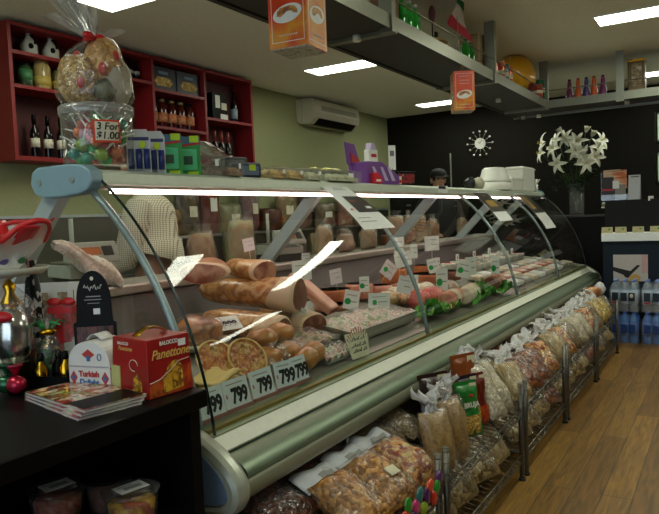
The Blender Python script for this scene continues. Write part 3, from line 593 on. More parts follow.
obj('label', MB().grid(lambda u, v: (.164*cos((u-.5)*1.0)*cos(-.35-.45*v)*1.0, .244*sin((u-.5)*.9+.1)*cos(-.35-.45*v), .19+.195*sin(-.35-.45*v)), 10, 6), mat('dark_red_print', '7a2018', .45), t)
obj('cord', MB().tube([(0, -.235, .19), (0, -.17, .33), (0, 0, .385), (0, .17, .33), (0, .235, .19)], .004, 6), M_lab, t)
can((-1.47, 6.03, TZ), 'red and cream tin right of the yellow cheese', 'a8402c', .13, .05); can((-1.47, 6.13, TZ), 'green and red striped tin beside the corner hanger', '1f6a4a', .19, .045); can((-1.56, 6.16, TZ), 'dark teal tin behind corner of the hanging shelf', '12403a', .24, .04)
SP = [(.03, 0), (.034, .02), (.03, .07), (.018, .12), (.02, .15), (.012, .19)]
for i, (x_, c, nm) in enumerate([(-1.25, '6a2050', 'purple'), (-1.175, 'd8602a', 'orange'), (-1.105, '4a3a78', 'violet blue'), (-1.04, 'd05a2a', 'orange red'), (-.965, '7a2868', 'magenta')]):
    bottle('syrup_bottle', '%s foil topped bottle in row of five on the cross shelf' % nm, 'bottle', (x_, HY+.12, TZ), SP, mat('syrup_'+c, c, .3), None, mat('foil_'+c, c, .25, .6), 'five coloured bottles', capz=.05)
t = thing('display_tin', 'tall gold and brown tin behind the cross shelf hanger', 'tin', (-.69, HY+.16, TZ)); obj('body', MB().box(-.065, .065, -.06, .06, 0, .27), mat('old_gold_print', '6a5630', .4, .3), t, bevel=.006); obj('front_label', MB().box(-.04, .04, -.0615, -.06, .06, .25), blotch('label_art', ['c8b890', '7a5a34', 'd8d0b0'], 16, .5, 0), t); obj('lid', MB().box(-.067, .067, -.062, .062, .27, .285), M_gold, t)
# prism signs
M_or = blotch('orange_print', ['c8360f', 'd84a14', 'd89020', 'c83a10'], 4.5, .35, 0); M_or2 = blotch('yellow_orange_print', ['d07a1c', 'e09a2c', 'd05a1a'], 4, .35, 0)
def prism_sign(loc, rz, label, hk=.1):
    t = thing('hanging_sign', label, 'sign', loc, rz, 'orange boxed hanging signs')
    a = .165; h = .31
    obj('sign_body', MB().box(-a/2, a/2, -a/2, a/2, 0, h), M_or, t)
    obj('bottom_paper', MB().box(-a/2+.004, a/2-.004, -a/2+.004, a/2-.004, -.004, 0), blotch('crumpled_white', ['8a8a7a', 'b8b8a8', '5a5a4c'], 30, .7, .4), t)
    for kk in range(4):
        M = Matrix.Rotation(kk*pi/2, 4, 'Z'); yy = -a/2
        if kk % 2: obj('side_print', MB().box(-a/2+.002, a/2-.002, yy-.0008, yy, .002, h-.002, M), M_or2, t)
        b = MB()
        for s_ in (-1, 1): b.box(s_*(a/2-.014)-.001, s_*(a/2-.014)+.001, yy-.0016, yy-.0008, .02, h-.02, M)
        b.box(-a/2+.014, a/2-.014, yy-.0016, yy-.0008, .02, .022, M).box(-a/2+.014, a/2-.014, yy-.0016, yy-.0008, h-.022, h-.02, M)
        obj('white_border', b, M_white, t)
        pl = MB().add([M @ Vector((.062*cos(2*pi*j/24), yy-.0018, .125+.034*sin(2*pi*j/24)+.008*cos(2*pi*j/24))) for j in range(24)], [list(range(24))]); obj('plate_print', pl, M_white, t)
        n = 26; pts = [(-.045, .118), (-.043, .135), (-.03, .147), (-.01, .15), (.012, .152), (.034, .147), (.044, .133), (.046, .12), (.03, .121), (.016, .132), (-.004, .13), (-.018, .119), (-.03, .113)]
        pl = MB().add([M @ Vector((p[0], yy-.0026, p[1])) for p in pts], [list(range(len(pts)))]); obj('pastry_print', pl, blotch('pastry_brown', ['b8742a', 'd09a4a', '8a4a1a'], 30, .5, 0), t)
        pass
        for (body, sz, z) in (('~~~~~~', .02, .045), ('~~~~~~~', .022, .268), ('~~~~~', .016, .235), ('~~~~~~~', .02, .21)):
            q = MB().tube([M @ Vector((-.04+.08*i/20, yy-.002, z+.0035*sin(i*2.3))) for i in range(21)], .0014, 4)
            obj('script_print', q, M_white, t)
    obj('hook', MB().tube([(0, 0, h), (0, .0, h+hk*.5), (0, .0, h+hk)], .002, 6), M_gold, t)
    return t
prism_sign((-1.43, 2.158, 1.95), radians(6), 'orange boxed hanging sign with pastry picture, nearest camera', -.04)
q = prism_sign((-1.43, 3.99, 1.93), radians(30), 'orange hanging sign with pastry picture below the flag')
q.scale = (.77, .77, .77)
# ------------------------------------------------------------------ on top of the case
TOP = 1.4875
t = thing('sweets_jar', 'clear lidded plastic jar of lollipops with handwritten price on the case top', 'jar', (-1.86, 1.53, 1.507))
obj('jar', MB().lathe([(.104, 0), (.115, .01), (.119, .165), (.112, .178)], n=32), sheet_glass('jar_plastic', (.93, .95, .94), gl=.03, rough=.05, haze=.05), t)
obj('lid', MB().lathe([(.121, .170), (.124, .175), (.124, .2), (.119, .204), (0, .206)], n=32), sheet_glass('lid_plastic', (.86, .88, .86), gl=.04, rough=.15, haze=.16), t)
def arcpatch(r, a0, a1, z0, z1, n=8): return MB().grid(lambda u, v: (r*cos(a0+(a1-a0)*u), r*sin(a0+(a1-a0)*u), z0+(z1-z0)*v), n, 2)
ac0 = radians(-42)
pl = obj('price_tag', arcpatch(.1205, ac0-.08, ac0+.68, .07, .145), mat('red_orange_border', 'c8381e', .6), t)
obj('tag_face', arcpatch(.121, ac0-.02, ac0+.62, .077, .138), M_lab, pl)
am = ac0+.30; fr = .1225
for body, z in (('3 For', .122), ('$1.00', .092)): text('handwriting', body, .033, M_ink, pl, (fr*cos(am), fr*sin(am), z), (pi/2, 0, am+pi/2), shear=.15, bold=.0006)
rnd = random.Random(11)
lc = ['1f9a4a', 'c8401e', '2f8f6a', 'd0503a', '3aa03a', '7a9a2a', 'b82a3a', '1f8a7a', 'd8703a', '2a9a3a']; ln = ['green', 'orange red', 'sea green', 'coral', 'bright green', 'lime', 'cherry red', 'teal', 'orange', 'leaf green']
for i in range(40):
    a = i*2.4; r = .035+.05*((i*7) % 10)/10; lay = i/10
    t = thing('lollipop', '%s wrapped lollipop among those in the clear sweets jar' % ln[i % 10], 'lollipop', (-1.86+r*cos(a), 1.53+r*sin(a), 1.527+lay*.034), rnd.uniform(0, 6.28), 'lollipops in the sweets jar')
    s = rnd.uniform(.8, 1.15); obj('candy', MB().ball((0, 0, 0), .021*s, 10, 7, .06, i), mat('candy_'+lc[i % 10], lc[i % 10], .3, coat=.5), t)
    dx = -r*.5 if True else 0; el = rnd.uniform(-.2, .75)
    ang = a+1.35*(1 if i % 2 else -1)-t.rotation_euler.z; L = .085; el = .25+.9*((i*5) % 7)/7; obj('stick', MB().tube([(0, 0, 0), (L*cos(el)*cos(ang), L*cos(el)*sin(ang), L*sin(el))], .003, 5), M_white, t)
t = thing('gift_hamper', 'cellophane wrapped hamper with red bow standing on the sweets jar', 'hamper', (-1.86, 1.53, 1.714)); t.scale = (.88, .88, .94)
gm = grains('hamper_pasta', ['b08a4a', 'd0ac6a', '96703a', 'c89a54'], .012)
obj('pasta_pack', MB().ball((-.03, -.05, .095), (.09, .075, .095), 16, 12, .05, 1), gm, t); obj('bread_pack', MB().ball((.02, .03, .14), (.085, .07, .11), 16, 12, .05, 2), grains('hamper_bread', ['a87a40', 'c89a5c', '8a6030'], .02), t)
obj('white_pack', MB().ball((.085, .05, .08), (.03, .06, .075), 14, 10, .1, 4), mat('hamper_white', 'a8a08c', .5), t); obj('dark_pack', MB().ball((.07, -.01, .045), (.04, .04, .045), 12, 8, .12, 5), blotch('hamper_dark', ['3a4438', '6a6a50', '2a2a24'], 30, .4, .2), t)
for p in ((.085, -.03, .12), (.03, -.09, .07), (.09, .03, .17), (-.02, -.06, .17)): obj('red_label', MB().ball(p, (.018, .014, .024), 8, 6), mat('hamper_red', 'b02a20', .5), t)
def hamp(u, v):
    a = 2*pi*u
    prof = [(0, .125), (.12, .142), (.45, .135), (.75, .105), (.92, .05), (1, .02)]
    for (v0, r0), (v1, r1) in zip(prof, prof[1:]):
        if v0 <= v <= v1: r = r0+(r1-r0)*(v-v0)/(v1-v0); break
    wob = .006*sin(9*a+5*v)+.005*sin(17*a)*v
    return ((r+wob)*cos(a), (r+wob)*sin(a), .002+.235*v)
obj('cellophane', MB().grid(hamp, 60, 22, wrap=True), M_film, t)
tf = MB()
for q, (dx, dy, hh) in enumerate([(-.08, -.055, .17), (-.05, -.03, .15), (-.02, .0, .16), (-.09, -.06, .11), (.05, .05, .05)]):
    tf.grid(lambda u, v, dx=dx, dy=dy, hh=hh, q=q: (dx*v*1.2+(u-.5)*(.02+.09*v)*.6+.008*sin(14*u+q), dy*v*1.2+(u-.5)*(.02+.09*v)*.7+.008*sin(17*u+2*q+4*v), .235+hh*v-.03*v*abs(u-.5)), 10, 8)
obj('cellophane_tuft', tf, M_filmh, t, solid=.0005)
bw = MB().tube([(.026*cos(2*pi*j/12), .026*sin(2*pi*j/12), .238) for j in range(12)], .008, 6, closed=True)
for sg in (-1, 1): bw.ball((.03, sg*.028-.01, .243), (.014, .028, .015), 10, 7)
obj('red_bow', bw, mat('satin_red', 'c01a20', .35), t)

def blister(y, lab, kind):
    t = thing('battery_pack' if kind == 0 else 'gum_pack', lab, 'battery pack' if kind == 0 else 'packet', (-1.80, y, TOP), radians(48)); t.scale = (1, 1, 1.1)
    if kind == 0:
        obj('backing_card', MB().prism([(-.042, 0), (.042, 0), (.042, .12), (.03, .14), (-.03, .14), (-.042, .12)], -.001, .001), mat('blister_white', 'c8ccd0', .4), t)
        for k in range(3): obj('battery', MB().tube([(-.027+.027*k, -.014, .012), (-.027+.027*k, -.014, .075)], .011, 10), mat('battery_navy', '1c2c6a', .35), t)
        obj('yellow_sticker', MB().disc((.012, -.012, .09), .012, (0, -1, 0)), mat('fluoro_yellow', 'b8d820', .6), t); obj('blue_print', MB().box(-.036, .036, -.0018, -.001, .104, .115), mat('battery_navy', '1c2c6a', .35), t)
    else:
        obj('backing_card', MB().box(-.05, .05, -.001, .001, 0, .135), mat('green_card', '2f9a4a', .4), t); obj('header', MB().box(-.05, .05, -.002, -.001, .105, .135), mat('teal_red_print', '3a6a8a', .5), t); obj('red_band', MB().prism([(-.05, .095), (.05, .108), (.05, .115), (-.05, .103)], -.0025, -.001), M_red, t)
        obj('blister', MB().box(-.036, .036, -.018, -.001, .015, .09), mat('mint_blister', '5ac08a', .25, coat=.4), t, bevel=.006); obj('window', MB().box(-.015, .018, -.0195, -.018, .035, .065), mat('blister_dark', '1f4a30', .4), t)
        obj('yellow_sticker', MB().box(.01, .045, -.003, -.002, .115, .138), mat('fluoro_yellow', 'b8d820', .6), t); obj('yellow_sticker', MB().box(.0, .04, -.003, -.002, 0, .012), mat('fluoro_yellow', 'b8d820', .6), t)
blister(1.655, 'navy battery blister pack on white card right beside the sweets jar', 0); blister(1.725, 'second navy battery blister pack, with yellow round sticker', 0)
blister(1.80, 'left green blister packet with yellow sticker on the case top', 1); blister(1.90, 'right green blister packet with yellow sticker on the case top', 1)
def tub(loc, d, lab, m, name='clear_tub', fill=.6, group=None, rz=pi/2):
    t = thing(name, lab, 'tub', loc, rz, group)
    w_, l_, h = d
    obj('tub', MB().prism([(-l_/2*.88, 0), (l_/2*.88, 0), (l_/2, h), (-l_/2, h)], -w_/2, w_/2), M_tubclear, t); obj('lid', MB().box(-l_/2-.004, l_/2+.004, -w_/2-.004, w_/2+.004, h, h+.006), M_tubclear, t)
    obj('contents', MB().grid(lambda u, v: ((u-.5)*l_*.84, (v-.5)*w_*.9, h*fill*(1-(2*u-1)**6*.6)*(1-(2*v-1)**6*.6)+.006*sin(23*u+3*v)*sin(19*v)), 16, 10).box(-l_*.41, l_*.41, -w_*.44, w_*.44, .002, h*fill*.5), m, t)
    obj('price_sticker', MB().box(l_*.05, l_*.2, -w_/2-.002, -w_/2-.001, h*.5, h*.85), M_card, t)
    return t
tub((-1.82, 2.00, TOP), (.13, .14, .075), 'clear tub of dark biscuits right of the green packets on the case top', blotch('dark_biscuit', ['6a5a48', '8a7a62', '4a4036'], 30, .6, .5))
t = thing('snack_bag', 'silver and red printed snack bag leaning over the clear tubs on the case top', 'bag', (-1.84, 2.06, TOP+.083), radians(95)); obj('bag', MB().grid(lambda u, v: ((u-.5)*.2, (v-.5)*.12*(1-.3*abs(u-.5)), .03*sin(pi*u)*sin(pi*v)+.05*(1-u)+.004*sin(20*u)), 14, 10).grid(lambda u, v: ((u-.5)*.2, (v-.5)*.12*(1-.3*abs(u-.5)), .05*(1-u)-.004*sin(pi*u)), 14, 4), blotch('snack_print', ['d0ccc4', 'b8b4b0', 'a03a2a', 'e0dcd4'], 14, .35, .2), t)
tub((-1.80, 2.125, TOP), (.13, .09, .06), 'clear tub with white price sticker beside the navy pack', blotch('brown_biscuit', ['7a5a3a', '9a7a52'], 30, .6, .5))
t = thing('coffee_pack', 'navy foil pack with yellow sticker on the case top', 'packet', (-1.80, 2.26, TOP), radians(72)); obj('pack', MB().box(-.06, .06, -.03, .03, 0, .065), mat('navy_pack', '1a2540', .35), t, bevel=.008); obj('front_print', MB().box(-.045, .045, -.0315, -.03, .01, .05), mat('grey_blue_print', '5a6a84', .5), t); obj('yellow_sticker', MB().box(-.005, .028, -.033, -.0315, .03, .055), mat('fluoro_yellow', 'b8d820', .6), t)
t = thing('coffee_pack', 'black folded pack standing behind the navy foil pack', 'packet', (-1.90, 2.30, TOP), radians(72)); obj('pack', MB().box(-.06, .06, -.025, .025, 0, .1), mat('black_pack', '14161c', .4), t, bevel=.01); obj('front_print', MB().box(-.04, .04, -.0265, -.025, .06, .085), mat('grey_print', '50545c', .5), t)
M_bisc = blotch('golden_biscuit', ['b8924a', 'd0ac64', '8a6a34'], 30, .6, .6); M_yel = grains('yellow_packets', ['c8b83a', 'd8cc6a', '9aa23a', 'e0d890'], .02)
tub((-1.83, 2.43, TOP), (.2, .11, .045), 'flat clear tray of golden biscuits left of the others on the case top', M_bisc, fill=.9); tub((-1.83, 2.57, TOP), (.2, .14, .045), 'flat clear tray of golden biscuits with two stickers on the case top', M_bisc, fill=.9)
tub((-1.83, 2.73, TOP), (.2, .15, .05), 'clear tray of pale sweets next to the purple display', blotch('pale_sweets', ['b8b48a', 'c8c8a8', '9aa07a'], 30, .6, .5), fill=.8)
t = tub((-1.83, 3.0, TOP), (.22, .34, .05), 'long clear tray heaped with yellow and green sachets', blotch('pale_sweets', ['b8b48a', 'c8c8a8', '9aa07a'], 30, .6, .5), fill=.8)
for i in range(9):
    q = tag(obj('sachet', MB().grid(lambda u, v: ((u-.5)*.085, (v-.5)*.05, .012*sin(pi*u)*sin(pi*v)), 8, 6).grid(lambda u, v: ((u-.5)*.085, (v-.5)*.05, -.004*sin(pi*u)*sin(pi*v)), 8, 6), [M_yel, mat('sachet_yellow', 'd0c040', .4)][i % 2], loc=(-1.83+random.uniform(-.06, .06), 2.87+.032*i, TOP+.062+.005*(i % 3)), rotz=random.uniform(0, 3)), 'yellow sachet in the heap on the long clear tray', 'sachet', 'yellow sachets'); q.rotation_euler.x = random.uniform(-.2, .2)
# purple chocolate display
M_pur = mat('purple_print', '6a3a86', .45); M_lil = mat('lilac_print', 'b8a8c4', .5)
t = thing('chocolate_display', 'purple cardboard chocolate display with red and white backs on the case top', 'display', (-1.83, 3.54, TOP), radians(80))
obj('tray', MB().prism([(-.17, 0), (.15, 0), (.15, .05), (-.02, .13), (-.17, .13)], -.07, .07), M_pur, t, bevel=.003)
obj('back_board', MB().prism([(-.2, .12), (-.08, .12), (-.13, .24), (-.22, .25)], .05, .056), M_pur, t); obj('red_patch', MB().prism([(-.17, .125), (-.09, .125), (-.095, .15), (-.17, .19)], .044, .05), M_red, t)
obj('white_pack', MB().box(-.055, .03, -.0, .04, .11, .21), M_white, t, bevel=.003); obj('pack_top', MB().prism([(-.04, .21), (.02, .21), (.0, .25), (-.03, .25)], .0, .04), M_lil, t); obj('red_mark', MB().box(-.035, .015, -.002, .0, .165, .185), M_red, t)
for i, x_ in enumerate((-.08, .0, .07)): obj('diagonal_stripe', MB().prism([(x_, .02), (x_+.035, .02), (x_-.02, .1), (x_-.045, .1)], -.072, -.07), M_lil, t)
t = thing('chocolate_box', 'small red chocolate pack in front of purple display', 'packet', (-1.765, 3.42, TOP), radians(75)); obj('pack', MB().prism([(-.035, 0), (.035, 0), (.035, .035), (0, .065), (-.035, .06)], -.02, .02), mat('bright_red_pack', 'c01c2a', .4), t, bevel=.003); obj('white_print', MB().box(-.02, .02, -.021, -.02, .012, .024), M_white, t)
t = thing('chocolate_box', 'small red and white pack right of the red chocolate pack', 'packet', (-1.765, 3.66, TOP), radians(75)); obj('pack', MB().box(-.05, .05, -.02, .02, 0, .05), M_lab, t, bevel=.003); obj('red_print', MB().box(-.045, .045, -.021, -.02, .008, .028), M_red, t)
t = thing('ticket_holder', 'tall white ticket standing behind purple display', 'sign', (-1.90, 3.92, TOP), radians(50)); obj('stand', MB().box(-.03, .03, -.03, .03, 0, .006).tube([(0, 0, .006), (0, 0, .12)], .003, 6), M_black, t); obj('ticket', MB().box(-.025, .025, -.002, .002, .11, .27), M_card, t); obj('print', MB().box(-.015, .015, -.003, -.002, .2, .235), mat('grey_print2', '6a6a6a', .6), t)
t = thing('picture_box', 'small dark framed box with red fruit picture on the case top', 'box', (-1.86, 4.02, TOP), radians(60)); obj('box', MB().box(-.085, .085, -.02, .02, 0, .1), M_black, t, bevel=.003); obj('picture', MB().box(-.065, .065, -.0215, -.02, .02, .085), blotch('red_fruit', ['1a0c0c', 'a02a2a', '300c0c', 'c8a0a0'], 26, .4, 0), t)
t = thing('shelf_card', 'small dark card clipped to canopy edge below the person in cap', 'card', (-1.7165, 4.33, 1.44), pi/2); obj('card', MB().box(-.09, .09, -.003, 0, 0, .05), M_card, t); obj('dark_print', MB().box(-.08, .05, -.004, -.003, .028, .048), M_ink, t)
t = thing('rod_stand', 'thin steel rod standing on the case top beside the person in cap', 'rod', (-1.88, 4.93, TOP)); obj('base', MB().lathe([(.03, 0), (.03, .008), (0, .01)], n=14), M_steel, t); obj('rod', MB().tube([(0, 0, .008), (0, 0, .28)], .006, 8), mat('grey_rod', '8a8a80', .4, .5), t)
t = thing('bag_roll', 'crumpled black and cream bag beside the white bowls on the case top', 'bag', (-1.84, 5.36, TOP), radians(70)); obj('black_bag', MB().ball((-.06, 0, .05), (.05, .05, .052), 12, 8, .1, 3), mat('black_plastic', '101012', .3), t); obj('cream_paper', MB().ball((.05, 0, .05), (.06, .05, .055), 12, 8, .12, 5), mat('cream_paper', 'b8b49a', .7), t)
t = thing('bowl_stack', 'stack of upturned white plastic bowls on the case top', 'bowls', (-1.85, 5.95, TOP)); 
obj('lower_bowl', MB().lathe([(.22, 0), (.225, .008), (.225, .07), (.21, .075)], n=28, sx=.6, sy=1), M_white, t); obj('upper_bowl', MB().lathe([(.225, .076), (.228, .086), (.20, .12), (.17, .19), (.14, .205), (0, .207)], n=28, sx=.6, sy=1), M_white, t)
for y, h, lb in ((6.42, .13, 'low white plastic tub stack between bowls and tall tubs'), (6.85, .25, 'tall white plastic tub stack at the far end of the case top')):
    t = thing('tub_stack', lb, 'tubs', (-1.86, y, TOP), group='white tub stacks'); d_ = .2 if h < .2 else .23
    obj('tubs', MB().box(-.1, .1, -d_, d_*.9, 0, h), M_white, t, bevel=.02); obj('rim', MB().box(-.106, .106, -d_-.006, d_*.9+.006, h-.03, h-.015), M_white, t, bevel=.005)
t = thing('fork_bunch', 'bunch of clear plastic forks at far end of the case top', 'forks', (-1.78, 7.13, TOP)); obj('cup', MB().lathe([(.03, 0), (.035, .08), (.033, .08), (.028, .004)], n=12), M_tubclear, t)
for i in range(5): obj('fork', MB().tube([(0, 0, .006), (.02*cos(i*1.3), .02*sin(i*1.3), .085), (.05*cos(i*1.3), .05*sin(i*1.3), .13)], [.003, .003, .008], 6), M_white, t)

# notices on the curved glass
def notice(y0, y1, z0, z1, lab, paint, sh0=0, sh1=0):
    A = lambda z: math.asin((z-.55)/(1.1456+.004))
    a0, a1 = A(z0), A(z1); yc = (y0+y1)/2
    t = thing('glass_notice', lab, 'notice', (-1.6, yc, 1.3))
    def gr(u0, u1, v0, v1, off):
        def f(u, v):
            a = a0+(a1-a0)*(v0+(v1-v0)*v); r = 1.1456+off
            return (-2.43+r*cos(a)+1.6, y0+sh0*(v0+(v1-v0)*v)+(y1-y0+(sh1-sh0)*(v0+(v1-v0)*v))*(u0+(u1-u0)*u)-yc, .55+r*sin(a)-1.3)
        return MB().grid(f, 4, 14)
    obj('sheet', gr(0, 1, 0, 1, .004), M_card, t)
    for nm, u0, u1, v0, v1, m in paint: obj(nm, gr(u0, u1, v0, v1, .006), m, t)
M_gr = mat('grey_text', '9a9a94', .6); M_dkp = mat('dark_photo_print', '2a201c', .4)
notice(2.735, 2.98, 1.474, 1.235, 'white notice with dark photo block on the curved glass, nearest the camera', [('photo', .3, .98, .33, .68, M_dkp), ('photo_detail', .7, .9, .55, .6, M_card), ('photo_detail', .38, .6, .42, .45, mat('warm_print', '8a4a2a', .5)), ('text_line', .35, .75, .12, .135, M_gr), ('text_line', .3, .8, .16, .175, M_gr), ('text_line', .1, .5, .78, .795, M_gr), ('text_line', .1, .6, .85, .865, M_gr), ('red_mark', .12, .2, .6, .63, M_red)], .04, .14)
notice(4.93, 5.28, 1.46, 1.22, 'notice with black and gold band on curved glass, middle of three', [('dark_band', 0, 1, .06, .72, M_dkp), ('gold_print', .2, .8, .35, .55, mat('gold_print', 'a8842a', .5)), ('text_line', .3, .7, .15, .18, M_gold)])
notice(6.12, 6.5, 1.455, 1.12, 'notice with gold edged dark band on the curved glass, farthest of three', [('dark_band', 0, 1, .04, .6, M_dkp), ('gold_print', .1, .5, .1, .5, mat('gold_print', 'a8842a', .5))])

# ------------------------------------------------------------------ food in the case
def dz(x): return .695+.158*(-1.36-x)
M_fat = mat('ham_fat', 'dcbf9e', .5); M_cut = blotch('cured_cut', ['6a2c22', '8a4434', 'c09078', '7a3428'], 9, .4, .1); M_rind = blotch('golden_rind', ['b06c30', 'd09a5c', '94521f', 'd8b080', 'a8642c'], 11, .4, .5, coat=.3); M_dkcut = blotch('dark_cut', ['5a3020', '82503c', '6a3a2a', '9a6a54'], 12, .45, .2)
M_mort = blotch('mortadella', ['c8806c', 'd8a08c', 'b86a58'], 9, .45, .1); M_salmon = blotch('pink_ham', ['c87a62', 'd89a82', 'b8604a'], 7, .45, .15); M_terra = blotch('terracotta_rind', ['a8582e', 'c0703c', '96482a'], 6, .5, .15); M_redm = blotch('red_meat', ['c0382e', 'd85a4a', 'e08a7a'], 9, .4, .2)
M_bread = blotch('bread_crust', ['a0602a', 'bc8244', '7a4218'], 7, .4, .3, coat=.4); M_pale = blotch('pale_paste', ['d8c8a8', 'e4dcc4', 'c8a880'], 9, .5, .3); M_leaf = blotch('lettuce', ['3a8a20', '5aa832', '2a6a18', '86c04a'], 12, .5, .4)
def ham(lab, p0, p1, r0, r1, cutend=1, collar=0, m=M_rind, cm=M_cut, group=None, cat='ham', name='cured_ham', squash=.85):
    p0, p1 = Vector(p0), Vector(p1); L = (p1-p0).length; c = (p0+p1)/2
    t = thing(name, lab, cat, c, group=group)
    a = p0-c; d = (p1-p0).normalized(); u_ = Vector((0, 0, 1)).cross(d).normalized(); v_ = d.cross(u_); rd = random.Random(str(lab)); ph = [rd.uniform(0, 6.28) for _ in range(4)]
    def rad(t_, ang):
        r = r0+(r1-r0)*t_
        r *= 1+.07*sin(2*ang+ph[0]+3*t_)+.05*sin(3*ang+ph[1]-4*t_)
        if t_ < .35: r *= sqrt(max(.0, 1-(1-t_/.35)**2))
        if not cutend and t_ > .65: r *= sqrt(max(0, 1-((t_-.65)/.35)**2))
        return r
    def pt(t_, ang, k=1.0): return a+d*L*t_+(u_*cos(ang)+v_*sin(ang)*squash)*rad(t_, ang)*k
    obj('rind', MB().grid(lambda u, v: pt(v, 2*pi*u), 22, 12, wrap=True), m, t)
    if collar: obj('fat_collar', MB().grid(lambda u, v: pt(1-collar*(1+.25*sin(2*pi*u*2+ph[0]))*(1-v), 2*pi*u, 1.012), 22, 5, wrap=True), M_fat, t)
    if cutend:
        ed = lambda u, v: pt(1, 2*pi*u, 1-.13*v-.05*v*sin(2*pi*u+ph[2]))+d*(.012*sin(pi/2*v))
        obj('fat_edge', MB().grid(ed, 22, 2, wrap=True), M_fat, t)
        obj('cut_face', MB().grid(lambda u, v: pt(1, 2*pi*u, (1-.13-.05*sin(2*pi*u+ph[2]))*(1-v)+.001)+d*(.012+.006*sin(pi/2*v)), 22, 4, wrap=True), cm, t)
    return t
ham('large golden ham leg with dark cut end lying on top of other hams', (-2.19, 2.34, .985), (-1.68, 2.44, .95), .075, .098, cm=M_dkcut, collar=.19)
ham('lower ham with dark cut end beneath the golden leg', (-2.08, 2.24, .865), (-1.63, 2.23, .825), .065, .075, cm=M_dkcut, collar=.2)
ham('lower ham with dark cut end to the right beneath the golden leg', (-2.02, 2.62, .86), (-1.63, 2.48, .81), .065, .075, cm=M_dkcut, collar=.2)
ham('upper left piece of cured ham showing dark red cut face', (-2.02, 2.22, 1.095), (-1.93, 2.10, 1.085), .10, .105, cm=M_cut, squash=.5, m=blotch('dark_rind', ['8a5638', 'a87050', '704028'], 6, .5, .2))
ham('upper right piece of cured ham showing fatty cut face beside price card', (-2.08, 2.46, 1.085), (-1.84, 2.40, 1.065), .078, .085, cm=M_cut, squash=.6)
t = thing('roast_dish', 'white dish under the film wrapped roast near the end glass', 'dish', (-1.86, 1.97, dz(-1.86)+.012)); obj('dish', MB().lathe([(.08, 0), (.13, .035), (.135, .035), (.085, .006), (0, .006)], n=24), M_white, t)
t = thing('wrapped_roast', 'film wrapped brown roast in a white dish near the end glass', 'roast', (-1.86, 1.97, dz(-1.86)+.02)); obj('roast', MB().ball((0, 0, .065), (.10, .105, .065), 18, 12, .06, 3), blotch('brown_roast', ['8a4a20', 'b8743a', '6a3416', 'c89058'], 10, .4, .5, coat=.4), t); obj('film', MB().ball((0, 0, .067), (.107, .112, .069), 18, 12, .08, 9), M_film, t)
slab = obj('bacon_slab', MB().box(-.15, .15, -.06, .06, -.025, .025), blotch('bacon_pink', ['c88a72', 'd8a890', 'b06a56'], 4, .45, .1, stretch=(1, 1, 8)), loc=(-1.90, 2.90, .89), bevel=.012); slab.rotation_euler = (0, radians(40), radians(12)); slab.location.z = .905; tag(slab, 'pink slab of bacon leaning right of the golden ham leg', 'bacon')
def wheel(lab, x, y, r, h, m, cm, name='ham_round', cat='ham', z=None, tilt=0, rz=0):
    t = thing(name, lab, cat, (x, y, (dz(x)+.012) if z is None else z), rz, rx=tilt)
    obj('rind', MB().lathe([(r*.94, 0), (r, h*.15), (r, h*.88), (r*.95, h)], n=22), m, t); obj('cut_face', MB().lathe([(r*.95, h+.001), (0, h+.001)], n=22), cm, t); return t
wheel('flat round of pink ham left of the tall price card', -1.88, 3.06, .10, .035, M_salmon, M_salmon); wheel('sliced pink ham lying in front of the round ham', -1.72, 3.0, .09, .02, M_salmon, M_pale)
wheel('brown rinded half round of ham, in the row behind the price cards', -1.96, 3.22, .10, .085, M_terra, M_salmon); wheel('pink ham round just right of the brown rinded half', -1.95, 3.5, .085, .09, M_salmon, M_mort); wheel('reddish ham round under the diamond turned card', -1.88, 3.66, .07, .075, M_mort, M_redm)
wheel('tall terracotta cheese round behind the middle cards', -1.98, 4.05, .09, .13, M_terra, M_terra, 'cheese_round', 'cheese'); wheel('large terracotta rinded sausage round in the middle of the case', -1.85, 4.32, .13, .09, M_terra, M_mort, 'sausage_round', 'sausage'); wheel('dark based round of meat behind the red meat pile', -1.86, 4.75, .1, .07, M_dkcut, M_mort)
wheel('brown cheese round behind the second glass post', -2.0, 4.65, .10, .1, M_terra, M_pale, 'cheese_round', 'cheese')
# trays
def tray(lab, x0, x1, y0, y1, h, fillm, tm, fill=.9, film=True, name='food_tray', rz=0):
    xc, yc = (x0+x1)/2, (y0+y1)/2; t = thing(name, lab, 'tray', (xc, yc, dz(xc)+.012), rz)
    t.rotation_euler.y = math.atan(.158)
    a, b = (x1-x0)/2, (y1-y0)/2
    m = MB()
    m.prism([(-a*.9, 0), (a*.9, 0), (a, h), (a-.006, h), (a*.88, .006), (-a*.88, .006), (-a+.006, h), (-a, h)], -b, b); m.box(-a*.95, a*.95, -b-.002, -b+.004, 0, h).box(-a*.95, a*.95, b-.004, b+.002, 0, h)
    obj('tray', m, tm, t)
    obj('food', MB().grid(lambda u, v: ((u-.5)*2*a*.9, (v-.5)*2*b*.95, h*fill*(.8+.35*sin(pi*u)*sin(pi*v))+.012*sin(31*v+5*u)*sin(17*u+2*v)), 18, 30), fillm, t)
    if film: obj('film', MB().grid(lambda u, v: ((u-.5)*2*a*1.02, (v-.5)*2*b*1.01, h*1.05+.03*sin(pi*u)*sin(pi*v)+.004*sin(13*u+21*v)), 14, 24), M_filmh, t)
    return t
M_salad = blotch('antipasto', ['c8c4a0', '5a8a3a', 'd8d8c8', 'b86a5a', 'e0dccc', '3a6a2a'], 22, .4, .5)
tray('big film wrapped metal tray of antipasto in the front of the case', -1.70, -1.45, 2.52, 3.22, .06, M_salad, M_steel, .95)
tray('flat film covered tray of marinated vegetables left of the metal tray', -1.72, -1.5, 2.24, 2.5, .04, blotch('marinated', ['8a7a52', '5a6a34', 'b89a74', '6a4030'], 20, .4, .5), M_tubclear)
